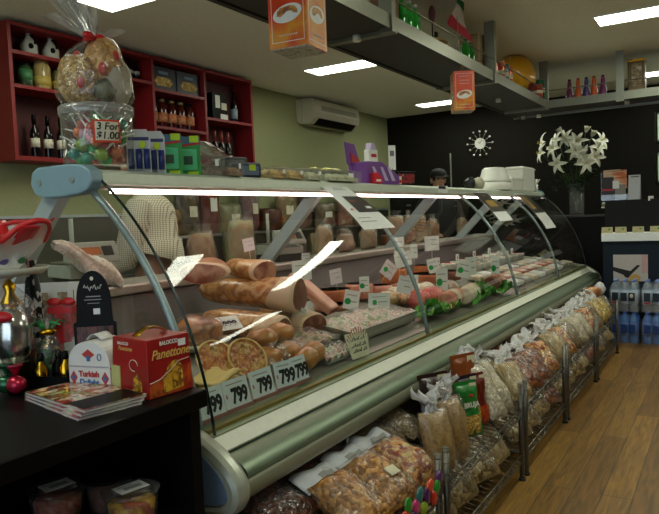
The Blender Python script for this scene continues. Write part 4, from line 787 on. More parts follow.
tray('film covered tray of sliced meat in the front right of bread rolls', -1.48, -1.37, 2.2, 2.44, .03, M_salad, M_tubclear)
# bread rolls
k = 0
for (x, y, z) in [(-1.62, 1.93, 0), (-1.60, 2.05, 0), (-1.61, 2.17, 0), (-1.52, 1.98, 0), (-1.51, 2.09, 0), (-1.56, 2.01, .06), (-1.56, 2.12, .06)]:
    t = tag(obj('bread_roll', MB().ball((0, 0, .042), (.062, .064, .043), 16, 10, .05, k), M_bread, loc=(x, y, dz(x)+.012+z)), 'glossy brown bread roll in the wrapped heap behind the 7.99 cards', 'bread roll', 'bread rolls behind the price cards'); k += 1
tag(obj('bread_wrapper', MB().grid(lambda u, v: (-1.70+.26*u, 1.84+.42*v, .745+.135*sin(pi*u)**.6*sin(pi*v)**.6-.03*u+.005*sin(17*u+23*v)), 20, 24), M_film), 'clear film over the heap of bread rolls', 'film')
for i, (x, y, lb) in enumerate([(-1.405, 2.08, 'round golden bread roll right of the last 7.99 card'), (-1.43, 2.17, 'round golden bread roll in front of film covered meat tray')]):
    tag(obj('bread_roll', MB().ball((0, 0, .045), (.045, .06, .046), 16, 10, .02, 20+i), M_bread, loc=(x, y, dz(x)+.012)), lb, 'bread roll')
# quiches
def quiche(lab, x, y, z, rz, tl):
    t = thing('quiche', lab, 'quiche', (x, y, z), rz, rx=tl)
    obj('crust', MB().lathe([(.058, 0), (.074, .024), (.080, .026), (.082, .02), (.064, -.004), (0, -.004)], n=28), mat('pale_crust', 'd8b67a', .6, bump=.3), t)
    obj('filling', MB().grid(lambda u, v: (.073*v*cos(2*pi*u), .073*v*sin(2*pi*u), .021+.004*sin(9*u*6.28)*v+.004*sin(20*v)), 28, 8, wrap=True), blotch('quiche_filling', ['b8582a', 'c8843a', '9a3a16', 'd0a050', '8a5a2a'], 30, .4, .4), t); return t
quiche('left one of two round quiches, with a red brown filling', -1.55, 1.72, .805, radians(75), radians(52)); quiche('right one of two round quiches, overlapping the other', -1.505, 1.83, .795, radians(75), radians(56))
t = thing('pasta_sheets', 'folded pale yellow pastry sheets behind the first 7.99 card', 'pastry', (-1.49, 1.60, dz(-1.49)+.012)); 
for i in range(3): obj('sheet', MB().grid(lambda u, v, i=i: ((u-.5)*.14, (v-.5)*.2, .012+.02*i+.012*sin(6*v+i)+.008*sin(9*u)), 10, 14), mat('pale_pastry', 'd0b672', .6), t, solid=.008)
# red meat, lettuce, rolls
for i, (x, y, r, z, lb) in enumerate([(-1.58, 3.55, .07, 0, 'pile of bright red meat by the second glass panel'), (-1.56, 3.72, .075, 0, 'second pile of bright red meat behind the lettuce'), (-1.60, 3.9, .06, 0, 'pink wrapped meat right of the red pile')]):
    t = thing('red_meat', lb, 'meat', (x, y, dz(x)+.012)); obj('meat', MB().ball((0, 0, r*.75), (r, r*1.15, r*.8), 16, 10, .08, i), M_redm, t); obj('film', MB().ball((0, 0, r*.76), (r*1.05, r*1.2, r*.84), 14, 9, .08, i+7), M_film, t)
for i, (x, y, lb) in enumerate([(-1.75, 3.62, 'film wrapped white cheese between the card rows'), (-1.72, 3.42, 'film wrapped golden pastries behind the metal tray'), (-1.66, 3.55, 'film wrapped brown roast pieces right of the metal tray'), (-1.70, 3.95, 'film wrapped pale cheese piece mid case'), (-1.64, 4.2, 'film wrapped mixed antipasto mid case'), (-1.8, 3.8, 'netted brown smallgoods beside the tall cards')]):
    t = thing('wrapped_food', lb, 'wrapped food', (x, y, dz(x)+.012), .3*i); obj('food', MB().ball((0, 0, .045), (.07, .09, .045), 14, 9, .09, i+30), [M_pale, blotch('golden_pastry', ['b88a4a', 'd0ac70', '96703a'], 18, .5, .4), M_rind, M_pale, M_salad, M_terra][i], t); obj('film', MB().ball((0, 0, .046), (.075, .096, .05), 14, 9, .1, i+40), M_film, t)
rnd = random.Random(5)
for i in range(22):
    x, y = rnd.uniform(-1.52, -1.385), 3.3+1.5*i/22+rnd.uniform(-.03, .03)
    t = obj('lettuce_leaf', MB().grid(lambda u, v: ((u-.5)*.13, (v-.5)*.12*(.5+sin(pi*u)*.6), .02+.028*sin(3*pi*v+9*u)*abs(v-.5)*1.5+.012*sin(22*u)*abs(v-.5)+.03*(2*v-1)**2), 14, 10), M_leaf, loc=(x, y, dz(x)+.018+.002*(i % 3)), rotz=rnd.uniform(0, 6)); t.rotation_euler.y = rnd.uniform(-.4, .1)
    tag(t, 'curly green lettuce leaf lining the front edge of the case', 'lettuce', 'lettuce leaves along the front edge')
for i, (x, y, lb, m) in enumerate([(-1.43, 4.0, 'cream wrapped roll among lettuce at the front edge', M_pale), (-1.46, 4.6, 'dark salami roll among lettuce at the front edge', M_dkcut), (-1.44, 3.72, 'pale wrapped piece with white label among lettuce', M_salmon)]):
    t = thing('meat_roll', lb, 'roll', (x, y, dz(x)+.075), radians(8)); obj('roll', MB().tube([(0, -.13, 0), (0, -.12, .0), (0, .12, 0), (0, .13, 0)], [.045, .055, .055, .045], 16), m, t); obj('paper_band', MB().tube([(0, -.04, 0), (0, .04, 0)], .0565, 16, caps=False), M_lab if i != 1 else M_terra, t)
# tubs with red dotted lids and packets of sliced meat at the back and far end
k = 0
for r_, x in enumerate((-2.02, -1.88)):
    for i in range(9):
        y = 4.95+.22*i+.07*r_
        if r_ and i == 0: continue
        t = thing('deli_tub', '%s deli tub with red dotted card, %s row at the back of the case' % (['first', 'second', 'third', 'fourth', 'fifth', 'sixth', 'seventh', 'eighth', 'ninth'][i], ['rear', 'front'][r_]), 'tub', (x, y, dz(x)+.012), 0, 'deli tubs with red dotted cards')
        obj('tub', MB().lathe([(.05, 0), (.062, .06), (.064, .065), (.058, .065)], n=16), M_white, t); obj('salad', MB().lathe([(.058, .058), (.03, .068), (0, .066)], n=12), [blotch('olives', ['3a2a24', '5a4a2a', '2a3018'], 40, .3, .6), M_redm, M_salad, M_terra][(i+r_) % 4], t)
        if (i+r_) % 2 == 0:
            c = obj('card', MB().box(-.002, .002, -.035, .035, .075, .13), M_card, t); obj('red_dot', MB().disc((.0028, 0, .098), .014, (1, 0, 0), 12), M_red, c)
for r_, x in enumerate((-1.72, -1.58, -1.45)):
    for i in range(9):
        y = 5.0+.235*i+.05*r_
        t = thing('meat_packet', '%s pale packet of sliced meat, %s row at the far end' % (['first', 'second', 'third', 'fourth', 'fifth', 'sixth', 'seventh', 'eighth', 'ninth'][i], ['back', 'middle', 'front'][r_]), 'packet', (x, y, dz(x)+.012), 0, 'packets of sliced meat')
        t.rotation_euler.y = radians(9)
        obj('packet', MB().box(-.055, .055, -.085, .085, 0, .035), [M_pale, M_salmon, M_card, M_mort, mat('grey_packet', '9a9c94', .5), M_pale][(i*2+r_) % 6], t, bevel=.008); obj('label', MB().box(.0, .04, -.05, .05, .0355, .037), M_card, t)
# price cards on picks
def pick_card(x, y, z0, z1, w_, h_, lab, rz=80, tilt=0, dot=True, roll=0, m=M_card):
    t = thing('price_card', lab, 'price card', (x, y, z0), radians(rz)); t.rotation_euler.y = radians(roll)
    obj('pick', MB().tube([(0, .0022, 0), (0, .0022, z1-z0)], .0015, 5), M_white, t)
    c = obj('card', MB().box(-w_/2, w_/2, -.001, .001, z1-z0-h_, z1-z0), m, t)
    if dot: obj('green_dot', MB().disc((-w_*.22, -.0016, z1-z0-h_*.6), h_*.17, (0, -1, 0), 14), M_green, c)
    obj('print', MB().box(-w_*.05, w_*.38, -.0016, -.001, z1-z0-h_*.62, z1-z0-h_*.55).box(-w_*.35, w_*.3, -.0016, -.001, z1-z0-h_*.28, z1-z0-h_*.23), mat('grey_print3', 'a4a49c', .6), c)
    return t
M_pinkcard = mat('pinkish_card', 'd8ccd0', .6)
for a in [(-1.93, 2.43, 1.11, 1.22, .062, .06, 'pinkish card stuck upright in the upper right piece of ham', 72, 0, False, -8, M_pinkcard), (-1.76, 2.60, .98, 1.10, .105, .095, 'big white card in front of the golden ham leg cut end', 62, 0, False),
          (-1.80, 2.70, 1.03, 1.13, .05, .05, 'small card behind the big card on the ham leg', 70, 0, False), (-1.70, 2.44, .80, .90, .06, .07, 'small blank card leaning on lower ham, seen edge on', 20, 0, False, 15),
          (-1.90, 3.16, .88, 1.01, .085, .085, 'pinkish card above the brown rinded half round', 70, 0, False, -6, M_pinkcard), (-1.70, 2.93, .79, .92, .08, .10, 'tilted card with green dot in front of the bacon slab', 30, 0, True, 12),
          (-1.62, 3.12, .79, .885, .14, .085, 'wide card with green dot behind the metal tray', 62, 0, True, 3), (-1.82, 3.33, .84, .95, .06, .09, 'narrow card with green dot behind the wide card', 45, 0, True),
          (-1.86, 3.62, .88, 1.03, .10, .10, 'diamond turned pink card over the reddish ham round', 60, 0, True, 38, M_pinkcard), (-1.62, 3.40, .80, .95, .085, .10, 'card with curled corner right of wide card', 35, 0, False, 14),
          (-1.62, 3.55, .80, .94, .085, .10, 'card with green dot above red meat pile', 60, 0, True, 4), (-1.90, 3.98, .90, 1.15, .085, .12, 'tall card with green dot standing over tall terracotta cheese', 65, 0, True),
          (-1.80, 3.88, .85, 1.06, .13, .095, 'big white card leaning before the tall terracotta cheese', 60, 0, False, -10), (-1.90, 4.22, .90, 1.09, .06, .10, 'narrow card between terracotta cheese and sausage round', 60, 0, False),
          (-1.93, 4.62, .92, 1.13, .14, .11, 'clear edged white card above the large sausage round', 62, 0, False), (-1.52, 3.78, .80, .96, .09, .14, 'tall two part card with green dot in the lettuce', 60, 0, True),
          (-1.60, 4.32, .80, .97, .10, .12, 'card with green dot leaning left before the olive tubs', 40, 0, True, 14), (-1.58, 4.48, .80, .98, .10, .13, 'card with green dot standing straight before the olive tubs', 60, 0, True),
          (-1.55, 4.95, .78, .95, .09, .15, 'tall card with green dot beside dark salami', 62, 0, True), (-1.75, 4.25, .85, .99, .08, .10, 'card leaning right behind the pair of dotted cards', 30, 0, True, -12)]:
    pick_card(*a)
# 7.99 cards along the front
for i, (y, lb) in enumerate([(1.475, 'first price card reading 799, cut by the end post'), (1.60, 'second price card reading 799, behind the end glass edge'), (1.735, 'middle price card reading 799 before the quiches'), (1.865, 'fourth price card, turned a little, before the bread rolls'), (1.96, 'last price card reading 799, next to round rolls')]):
    t = thing('price_card', lb, 'price card', (-1.345, y, .698), radians(88 if i != 3 else 80), 'row of 799 price cards'); w_ = .118 if i < 3 else .092
    t.rotation_euler.x = radians(-14)
    c = obj('card', MB().box(-w_/2, w_/2, -.001, .001, .01, .10), mat('pale_blue_card', 'd4dfe2', .5), t); obj('foot', MB().box(-w_/2, w_/2, -.012, .002, 0, .011), mat('clear_red_foot', '8a6058', .4), t)
    text('price', '799', .066, M_ink, c, (.012, -.0018, .044), bold=.003, sx=.76); text('price', '$', .018, M_red, c, (-w_*.4, -.0018, .05)); obj('print', MB().box(-w_*.35, w_*.3, -.0016, -.001, .083, .087), M_gr, c)
t = thing('price_card', 'white card with blurred black price lying before the wrapped roast', 'price card', (-1.76, 2.06, .855), radians(70), rx=radians(-50)); c = obj('card', MB().box(-.06, .06, -.001, .001, 0, .075), M_card, t)
text('price', '888', .045, M_ink, c, (.01, -.0018, .03), bold=.002)
# handwritten sunray card
t = thing('handwritten_card', 'fan shaped handwritten card with red rays standing at the front of the metal tray', 'price card', (-1.352, 2.43, .698), radians(84), rx=radians(-14))
pts = [(-.07, 0), (.055, .0), (.075, .07), (.07, .11), (-.09, .11), (-.085, .07)]
c = obj('card', MB().prism(pts, -.001, .001), mat('cream_card', 'd4d2b4', .6), t)
ry = MB()
for i in range(11):
    a = radians(35+11*i); ry.add([(.0+.075*cos(a)*1.0, -.0016, .035+.055*sin(a)), (.11*cos(a)*.9-.004, -.0016, .035+.095*sin(a)), (.11*cos(a)*.9+.005, -.0016, .035+.095*sin(a))], [(0, 1, 2)])
obj('red_rays', ry, mat('ray_red', 'b04a34', .6), c)
for z in (.082, .055, .032):
    q = MB()
    n = 9
    for j in range(n):
        x = -.055+.105*j/n; q.tube([(x, -.002, z-.008), (x+.004, -.002, z+.006*((j*7) % 3-.6)), (x+.009, -.002, z-.006+.009*((j*5) % 2))], .0012, 4)
    obj('handwriting', q, M_ink, c)
# ------------------------------------------------------------------ black counter in front left
CT = .87
ct = thing('service_counter', 'black laminate counter with open front shelf at the near left', 'counter', (-1.6, .3, 0)); Wc = (-1.6, .3, 0)
obj('worktop', MB().box(-2.15, -1.157, -1.2, 1.25, CT-.045, CT), M_black, ct, W=Wc, bevel=.003)
M_blk2 = mat('black_board', '080808', .5, spec=.12)
obj('end_panel', MB().box(-2.1, -1.175, 1.20, 1.235, 0, CT-.045), M_blk2, ct, W=Wc); obj('end_panel', MB().box(-2.1, -1.175, -1.2, -1.165, 0, CT-.045), M_blk2, ct, W=Wc)
obj('back_panel', MB().box(-1.66, -1.64, -1.165, 1.2, 0, CT-.045), M_blk2, ct, W=Wc); obj('shelf', MB().box(-1.64, -1.185, -1.165, 1.2, .54, .56), M_blk2, ct, W=Wc); obj('shelf', MB().box(-1.64, -1.185, -1.165, 1.2, .08, .1), M_blk2, ct, W=Wc)
obj('staff_panel', MB().box(-2.1, -2.08, -1.165, 1.2, .05, CT-.045), M_blk2, ct, W=Wc)
for i, (x, y, f, lb) in enumerate([(-1.45, 1.0, blotch('red_sweets', ['8a2418', 'c87a5a', 'b0402a', 'c8a080'], 26, .4, .4), 'left clear round tub of red sweets on the shelf under the black counter'), (-1.265, 1.075, blotch('amber_sweets', ['b8741a', 'd8a83a', '8a3a18', 'c05a2a'], 26, .4, .4), 'right clear round tub of amber sweets on the shelf under the black counter')]):
    t = thing('sweets_tub', lb, 'tub', (x, y, .56), radians(78), 'round tubs under the counter')
    obj('tub', MB().lathe([(.052, 0), (.058, .005), (.066, .085), (.07, .09)], n=28), M_tubclear, t); obj('lid', MB().lathe([(.073, .086), (.073, .094), (.066, .097), (.06, .094), (0, .094)], n=28), sheet_glass('clear_lid', (.95, .96, .96), gl=.01, rough=.08), t)
    obj('sweets', MB().lathe([(.05, .006), (.058, .06), (.045, .072), (0, .076)], n=24), f, t)
    lbk = obj('price_label', MB().box(-.038, .038, -.026, .026, .0955, .0965), M_card, t); obj('print', MB().box(-.02, .026, -.012, .006, .0965, .097).box(-.03, .01, .012, .016, .0965, .097), M_gr, lbk)
t = thing('sweets_tub', 'dark third tub behind the two round tubs under the counter', 'tub', (-1.40, 1.12, .56), 0); obj('tub', MB().lathe([(.052, 0), (.066, .085), (.07, .09)], n=24), M_tubclear, t); obj('lid', MB().lathe([(.073, .086), (.073, .094), (0, .097)], n=24), M_black, t); obj('sweets', MB().lathe([(.05, .006), (.058, .06), (0, .07)], n=20), M_dkcut, t)
# panettone carton
t = thing('panettone_box', 'red panettone cake carton with cake picture on counter corner', 'box', (-1.285, 1.185, CT), radians(-6)); t.scale = (.86, .86, .98)
a = .088; b = .082; h = .15; tp = .93
lo = [(-a, -b, 0), (a, -b, 0), (a, b, 0), (-a, b, 0)]; hi = [(-a*tp, -b*tp, h), (a*tp, -b*tp, h), (a*tp, b*tp, h), (-a*tp, b*tp, h)]
M_pred = blotch('panettone_red', ['8a1418', '9c1c1c', '7a1016'], 4, .3, 0, coat=.4)
obj('carton', MB().add(lo+hi, [(0, 1, 2, 3), (4, 5, 6, 7), (0, 1, 5, 4), (1, 2, 6, 5), (2, 3, 7, 6), (3, 0, 4, 7)]), M_pred, t, bevel=.002)
obj('gold_handle', MB().grid(lambda u, v: ((v-.5)*.03, (u-.5)*.11, h+.002+.02*sin(pi*u)), 10, 3), M_gold, t, solid=.001)
M_cakey = blotch('cake_print', ['d8a830', 'c8902a', '5a2a10', 'e0b848'], 60, .4, 0); M_berry = blotch('berry_print', ['8a1a10', 'b03a18', 'c05a20', '5a0a08'], 30, .4, 0)
cd = (1-tp)*a/h
def sx(z): return a-cd*z+.0008           # +X face
def syf(z): return -(b-(1-tp)*b/h*z)-.0008
obj('berry_picture', MB().add([(sx(.003), -b*.97, .003), (sx(.003), b*.97, .003), (sx(.07), b*.93, .07), (sx(.062), .01, .062), (sx(.035), -b*.95, .035)], [(0, 1, 2, 3, 4)]), M_berry, t)
obj('cake_picture', MB().add([(sx(.008)+.001, -.03, .008), (sx(.012)+.001, .045, .012), (sx(.07)+.001, .042, .07), (sx(.088)+.001, .02, .088), (sx(.08)+.001, -.005, .08), (sx(.05)+.001, -.028, .05)], [tuple(range(6))]), M_cakey, t)
obj('swoosh', MB().tube([(sx(z)+.001, y, z) for y, z in ((-.075, .04), (-.04, .045), (0, .064), (.03, .082), (.07, .085))], .0016, 4), mat('swoosh_cream', 'd8b8a0', .5), t)
q = text('panettone_lettering', 'Panettone', .034, mat('gold_lettering', 'd8b060', .4), t, (sx(.108)+.0012, .004, .108), (pi/2, 0, pi/2), shear=.35, bold=.0004); q.rotation_euler = (pi/2, 0, pi/2)
text('maker_lettering', 'BALOCCO', .014, M_white, t, (sx(.135)+.001, .0, .135), (pi/2, 0, pi/2), bold=.0004)
obj('price_sticker', MB().box(sx(.13), sx(.13)+.0012, .035, .062, .12, .138), M_card, t)
text('maker_lettering', 'BALOCCO', .011, M_white, t, (-.03, syf(.135), .135)); text('panettone_lettering', 'Panettone', .016, mat('gold_lettering', 'd8b060', .4), t, (-.02, syf(.122), .122), shear=.3)
obj('cake_picture', MB().add([(.015, syf(.006)-.001, .006), (.06, syf(.006)-.001, .006), (.058, syf(.04)-.001, .04), (.04, syf(.062)-.001, .062), (.02, syf(.05)-.001, .05)], [tuple(range(5))]), M_cakey, t); obj('green_panel', MB().box(-a*.98, -.045, syf(.004)-.001, syf(.06), .004, .075), mat('pale_green_print', 'b8b878', .5), t)
obj('seal_print', MB().tube([(.02+.02*cos(i*.55), syf(.082)-.0008, .082+.015*sin(i*.55)) for i in range(10)], .001, 4), M_lab, t)
# turkish delight carton
t = thing('turkish_delight_box', 'white domed turkish delight carton with red and blue print beside the panettone', 'box', (-1.445, 1.155, CT), radians(12))
M_tw = mat('carton_white', 'dcdad4', .55)
pr = [(-.066, 0), (.066, 0), (.066, .07)]+[(.066*cos(radians(q_)), .07+.062*sin(radians(q_))**.9) for q_ in range(12, 169, 12)]+[(-.066, .07)]
obj('carton', MB().prism(pr, -.05, .05), M_tw, t, bevel=.0015); obj('tab', MB().grid(lambda u, v: ((u-.5)*.05, (v-.5)*.05, .131+.016*sin(pi*u)), 8, 3), M_tw, t, solid=.0015)
yf = -.0508; M_bl = mat('print_blue', '3a6aa0', .6); M_rp = mat('print_red', 'b03a34', .6)
text('lettering', 'Turkish', .021, M_rp, t, (.0, yf-.0008, .046), bold=.0009); text('lettering', 'Delight', .021, M_bl, t, (.0, yf-.0008, .024), bold=.0009)
bd = MB()
for z in (.004, .064):
    for i in range(14): bd.tube([(-.063+.009*i, yf, z), (-.0585+.009*i, yf, z+.004), (-.054+.009*i, yf, z)], .0009, 4)
obj('border_print', bd, mat('print_mauve', '8a7a98', .6), t)
for x in (-.05, .05): obj('diamond_print', MB().prism([(x, .018), (x+.012, .036), (x, .054), (x-.012, .036)], yf, yf+.001), M_rp, t); obj('diamond_print', MB().prism([(x, .028), (x+.006, .036), (x, .044), (x-.006, .036)], yf-.0006, yf), M_bl, t)
obj('emblem_print', MB().prism([(-.02, .098), (0, .112), (.02, .098), (0, .084)], yf-.0006, yf+.001), M_rp, t); obj('emblem_print', MB().prism([(-.005, .08), (.005, .08), (.006, .094), (-.006, .094)], yf-.0008, yf+.001), M_bl, t)
for x in (.035,): obj('emblem_print', MB().tube([(x+.006*cos(q_*.63), yf-.0005, .092+.009*sin(q_*.63)) for q_ in range(10)], .0012, 4, closed=True), M_bl, t)
obj('end_print', MB().prism([(-.02, .036), (0, .052), (.02, .036), (0, .02)], .0663, .067, 'X'), M_rp, t); obj('border_print', MB().box(.0661, .0668, -.048, .048, .003, .007).box(.0661, .0668, -.048, .048, .06, .064), M_rp, t)
# magazines
M_cov = blotch('cover_print', ['2a3a1c', 'b8a878', '1a1a1a', 'a03a24', 'c8c0a8', '4a5a30'], 16, .25, 0, coat=.4)
for i in range(3):
    t = thing('magazine', ['lowest magazine in the stack at the counter edge', 'middle magazine in the stack at the counter edge', 'top magazine with colourful cover in the stack at the counter edge'][i], 'magazine', (-1.365+.002*i, 1.02+.003*i, CT+.0075*i), radians(-12+1.5*i), 'magazines')
    obj('pages', MB().box(-.145, .14, -.072, .088, .0006, .0066), mat('paper_edge', 'c8c6c0', .7), t); obj('cover', MB().box(-.147, .142, -.074, .089, .0066, .0074).box(-.147, -.1462, -.074, .089, 0, .0074).box(-.147, .142, -.074, .089, 0, .0006), M_cov, t)
    if i == 2: obj('dark_band', MB().box(.05, .135, -.07, .085, .0075, .0078), M_black, t); obj('photo_print', MB().box(-.1, .03, -.05, .07, .0075, .0078), blotch('food_photo', ['c8b890', '7a8a3a', 'a83a2a', 'e0d8c0', '3a2a1a'], 22, .25, 0, coat=.4), t)
# chocolate bottle display tray
t = thing('display_tray', 'black display box with white slanted back holding small foil bottles', 'display', (-1.62, 1.115, CT), radians(20))
obj('tray', MB().box(-.1, .1, -.06, .06, 0, .004).box(-.1, .1, -.06, -.056, 0, .035).box(-.1, -.096, -.06, .06, 0, .05).box(.096, .1, -.06, .06, 0, .05).box(-.1, .1, .056, .06, 0, .06), M_black, t)
obj('white_back', MB().add([(-.1, .062, .03), (.1, .062, .03), (.135, .11, .17), (.10, .11, .165), (-.06, .075, .06)], [(0, 1, 2, 3, 4)]), mat('inside_card', 'b8b8ae', .6), t, solid=.002); 
Wd = t.location
for i, (x, y, m, lb) in enumerate([(-.05, -.02, M_black, 'black foil chocolate bottle on the left of the display tray'), (.0, -.03, M_gold, 'gold foil chocolate bottle at the front of the display tray'), (.02, .02, M_black, 'black foil chocolate bottle behind the gold one'), (.055, .0, M_gold, 'second gold foil chocolate bottle at right of the tray')]):
    q = thing('chocolate_bottle', lb, 'chocolate', Vector((-1.62, 1.115, CT+.004))+Matrix.Rotation(radians(20), 3, 'Z') @ Vector((x, y, 0)), group='foil chocolate bottles')
    obj('body', MB().lathe([(.017, 0), (.019, .01), (.018, .045), (.008, .062), (.008, .085), (.0, .088)], n=14), m, q); obj('neck_foil', MB().lathe([(.0085, .066), (.0092, .07), (.0088, .088), (0, .09)], n=12), M_black if m is M_gold else mat('dark_foil', '1e1e1e', .2, .6), q)
# oval display card
t = thing('oval_display_card', 'black oval topped display card with white script standing behind the cartons', 'sign', (-1.505, 1.19, CT), radians(38)); t.scale = (.82, 1, .97)
ov = [(-.068, 0), (.068, 0), (.07, .17), (.06, .175), (.057, .21)]+[(.056*cos(radians(x_)), .235+.085*sin(radians(x_))) for x_ in range(5, 176, 12)]+[(-.057, .21), (-.06, .175), (-.07, .17)]
obj('card', MB().prism(ov, -.004, .004), mat('matt_black_card', '0d0d0e', .6, spec=.2), t)
obj('script', MB().tube([(-.03+.06*i/18, -.0048, .272+.006*sin(i*1.9)+.004*sin(i*.8)) for i in range(19)], .0014, 4), M_white, t); obj('crest', MB().disc((-.002, -.0046, .298), .006, (0, -1, 0), 10), M_lab, t)
obj('text_line', MB().box(-.024, .024, -.0048, -.0042, .245, .248).box(-.03, .026, -.0048, -.0042, .236, .2385).box(-.02, .02, -.0048, -.0042, .226, .228), M_gr, t); obj('sticker', MB().box(-.002, .02, -.005, -.0042, .195, .212), M_card, t)
obj('photo_print', MB().box(-.06, .06, -.0052, -.0042, .02, .16), blotch('dark_fire_print', ['140c08', '3a1810', '6a3018', '100808'], 30, .3, 0, stretch=(3, 1, 1)), t)
# cake stand with red ribboned posy
t = thing('cake_stand', 'tall white pedestal dish at the left edge, holding a ribboned posy', 'stand', (-1.71, 1.05, CT)); t.scale = (1, 1, .88); obj('pedestal', MB().lathe([(.06, 0), (.06, .008), (.02, .03), (.014, .2), (.02, .33), (.04, .345)], n=20), M_white, t); obj('dish', MB().lathe([(.04, .343), (.11, .352), (.13, .372), (.127, .374), (.1, .357), (0, .352)], n=30), mat('dish_white', 'c4c4b4', .35), t)
t = thing('ribboned_posy', 'posy in white net with bright red ribbons on the pedestal dish', 'posy', (-1.70, 1.06, CT+.316))
rnd = random.Random(9)
M_rib = mat('red_ribbon', 'c01c22', .4); RIM = [((.035+.085+.016*sin(5*2*pi*u/40))*cos(2*pi*u/40), (.035+.085+.016*sin(4*2*pi*u/40))*sin(2*pi*u/40), .11+.028*sin(6*pi*u/40+1)) for u in range(40)]; obj('red_edge', MB().tube(RIM, .008, 6, closed=True), M_rib, t); M_net = sheet_glass('white_net', (.8, .8, .82), gl=.02, rough=.4, haze=.5)
obj('net', MB().grid(lambda u, v: ((.035+.085*v+.016*sin(5*2*pi*u)*v)*cos(2*pi*u), (.035+.085*v+.016*sin(4*2*pi*u)*v)*sin(2*pi*u), .01+.10*v+.028*sin(6*pi*u+1)*v), 40, 8, wrap=True), M_net, t)
for i in range(7):
    a = i*.9; obj('ribbon_loop', MB().grid(lambda u, v, a=a, i=i: ((.04+.085*sin(pi*u)+.02*u)*cos(a)+(v-.5)*.05*sin(a), (.04+.085*sin(pi*u)+.02*u)*sin(a)-(v-.5)*.05*cos(a), .05+.075*sin(pi*u*.9)+.02*(i % 2)), 10, 3), M_rib, t, solid=.0015)
for i in range(6):
    a = 1.05*i+.4; obj('sugared_almond', MB().ball((.05*cos(a), .05*sin(a), .035), (.013, .016, .013), 10, 7, .03, i), mat(['pos_green', 'pos_red', 'pos_violet'][i % 3], ['1f5a2a', '8a1a1a', '4a3a78'][i % 3], .3, coat=.4), t)
# board and gift packs
t = thing('price_board', 'white printed board leaning behind the gift packs', 'board', (-1.82, 1.235, CT), radians(34)); obj('board', MB().box(-.16, .13, -.003, .003, 0, .265), M_card, t); obj('print', MB().box(.0, .04, -.0042, -.003, .14, .235).box(.06, .09, -.0042, -.003, .14, .235), blotch('board_print', ['d0d0c8', '8a7a5a', 'c0b8a0'], 40, .6, 0), t); obj('print_line', MB().box(.108, .11, -.0042, -.003, .12, .24), M_ink, t)
t = thing('gift_box', 'red heart filled clear gift box tied with red ribbon beside the oval card', 'gift box', (-1.67, 1.22, CT), radians(25)); t.scale = (.78, .78, .95); obj('box', MB().box(-.045, .045, -.045, .045, 0, .22), M_tubclear, t); obj('sweets', MB().box(-.041, .041, -.041, .041, .002, .10), mat('dark_red_sweets', '5a1414', .5), t, bevel=.008); obj('sweets', MB().box(-.04, .04, -.04, .04, .1, .205), blotch('red_hearts', ['a01820', 'c83038', '7a1014'], 40, .35, .3), t, bevel=.008)
obj('ribbon', MB().box(-.047, .047, -.0475, -.045, .195, .215).box(-.008, .008, -.048, -.045, 0, .22).box(-.047, .047, .045, .0475, .195, .215).box(.045, .0475, -.047, .047, .195, .215).box(-.0475, -.045, -.047, .047, .195, .215), M_rib, t)
bw = MB()
for sg in (-1, 1): bw.ball((sg*.028, -.03, .228), (.03, .014, .014), 10, 7)
obj('bow', bw, M_rib, t)
t = thing('gift_bag', 'black gift bag with white polka dots and pink ribbon under the pedestal dish', 'gift bag', (-1.74, 1.165, CT+.0), radians(15)); t.scale = (.6, .6, 1.02); obj('bag', MB().lathe([(.03, 0), (.04, .01), (.045, .2), (.03, .285), (.014, .31), (.03, .335)], n=18), blotch('polka_dots', ['0c0c0c', 'd8d8d8'], 60, .5, 0, kind='cells', pos=[0, .72]), t); obj('pink_ribbon', MB().tube([(.018*cos(i*.52), .018*sin(i*.52), .31) for i in range(12)], .005, 6, closed=True).tube([(0, -.02, .31), (.01, -.03, .34), (-.01, -.025, .36)], .005, 6), mat('pink_ribbon', 'd08a9a', .4), t)
t = thing('foil_figure', 'tall silver and gold foil wrapped gift at the left edge of the photo', 'gift', (-1.68, 1.055, CT), radians(20))
obj('tin', MB().lathe([(.042, 0), (.042, .07), (.046, .072)], n=20), mat('dull_tin', '8a8a7a', .25, .9), t); obj('foil_body', MB().ball((0, 0, .14), (.05, .045, .085), 18, 12, .05, 3), M_silver, t); obj('clear_wrap', MB().ball((0, 0, .17), (.06, .055, .11), 18, 12, .09, 6), M_film, t); obj('gold_top', MB().lathe([(.02, .22), (.026, .235), (.012, .26), (.018, .28), (.0, .3)], n=14), M_gold, t); obj('red_bow', MB().ball((.0, -.045, .20), (.04, .015, .016), 12, 7), M_rib, t)
for i, (x, y, z, c) in enumerate([(-1.60, 1.005, 0, 'b01c3a'), (-1.63, 1.0, 0, '1f5a3a')]):
    t = thing('foil_sweet', ['crimson foil sweet lying at the foot of the foil gift', 'green foil sweet beside the crimson foil sweet'][i], 'sweet', (x, y, CT+.026), radians(40*i)); obj('sweet', MB().ball((0, 0, 0), (.032, .024, .024), 12, 8, .04, i), mat('foil_'+c+'x', c, .25, .5), t); obj('wrapper_end', MB().lathe([(.006, .026), (.02, .05), (.021, .052)], n=10), mat('foil_'+c+'x', c, .25, .5), t)
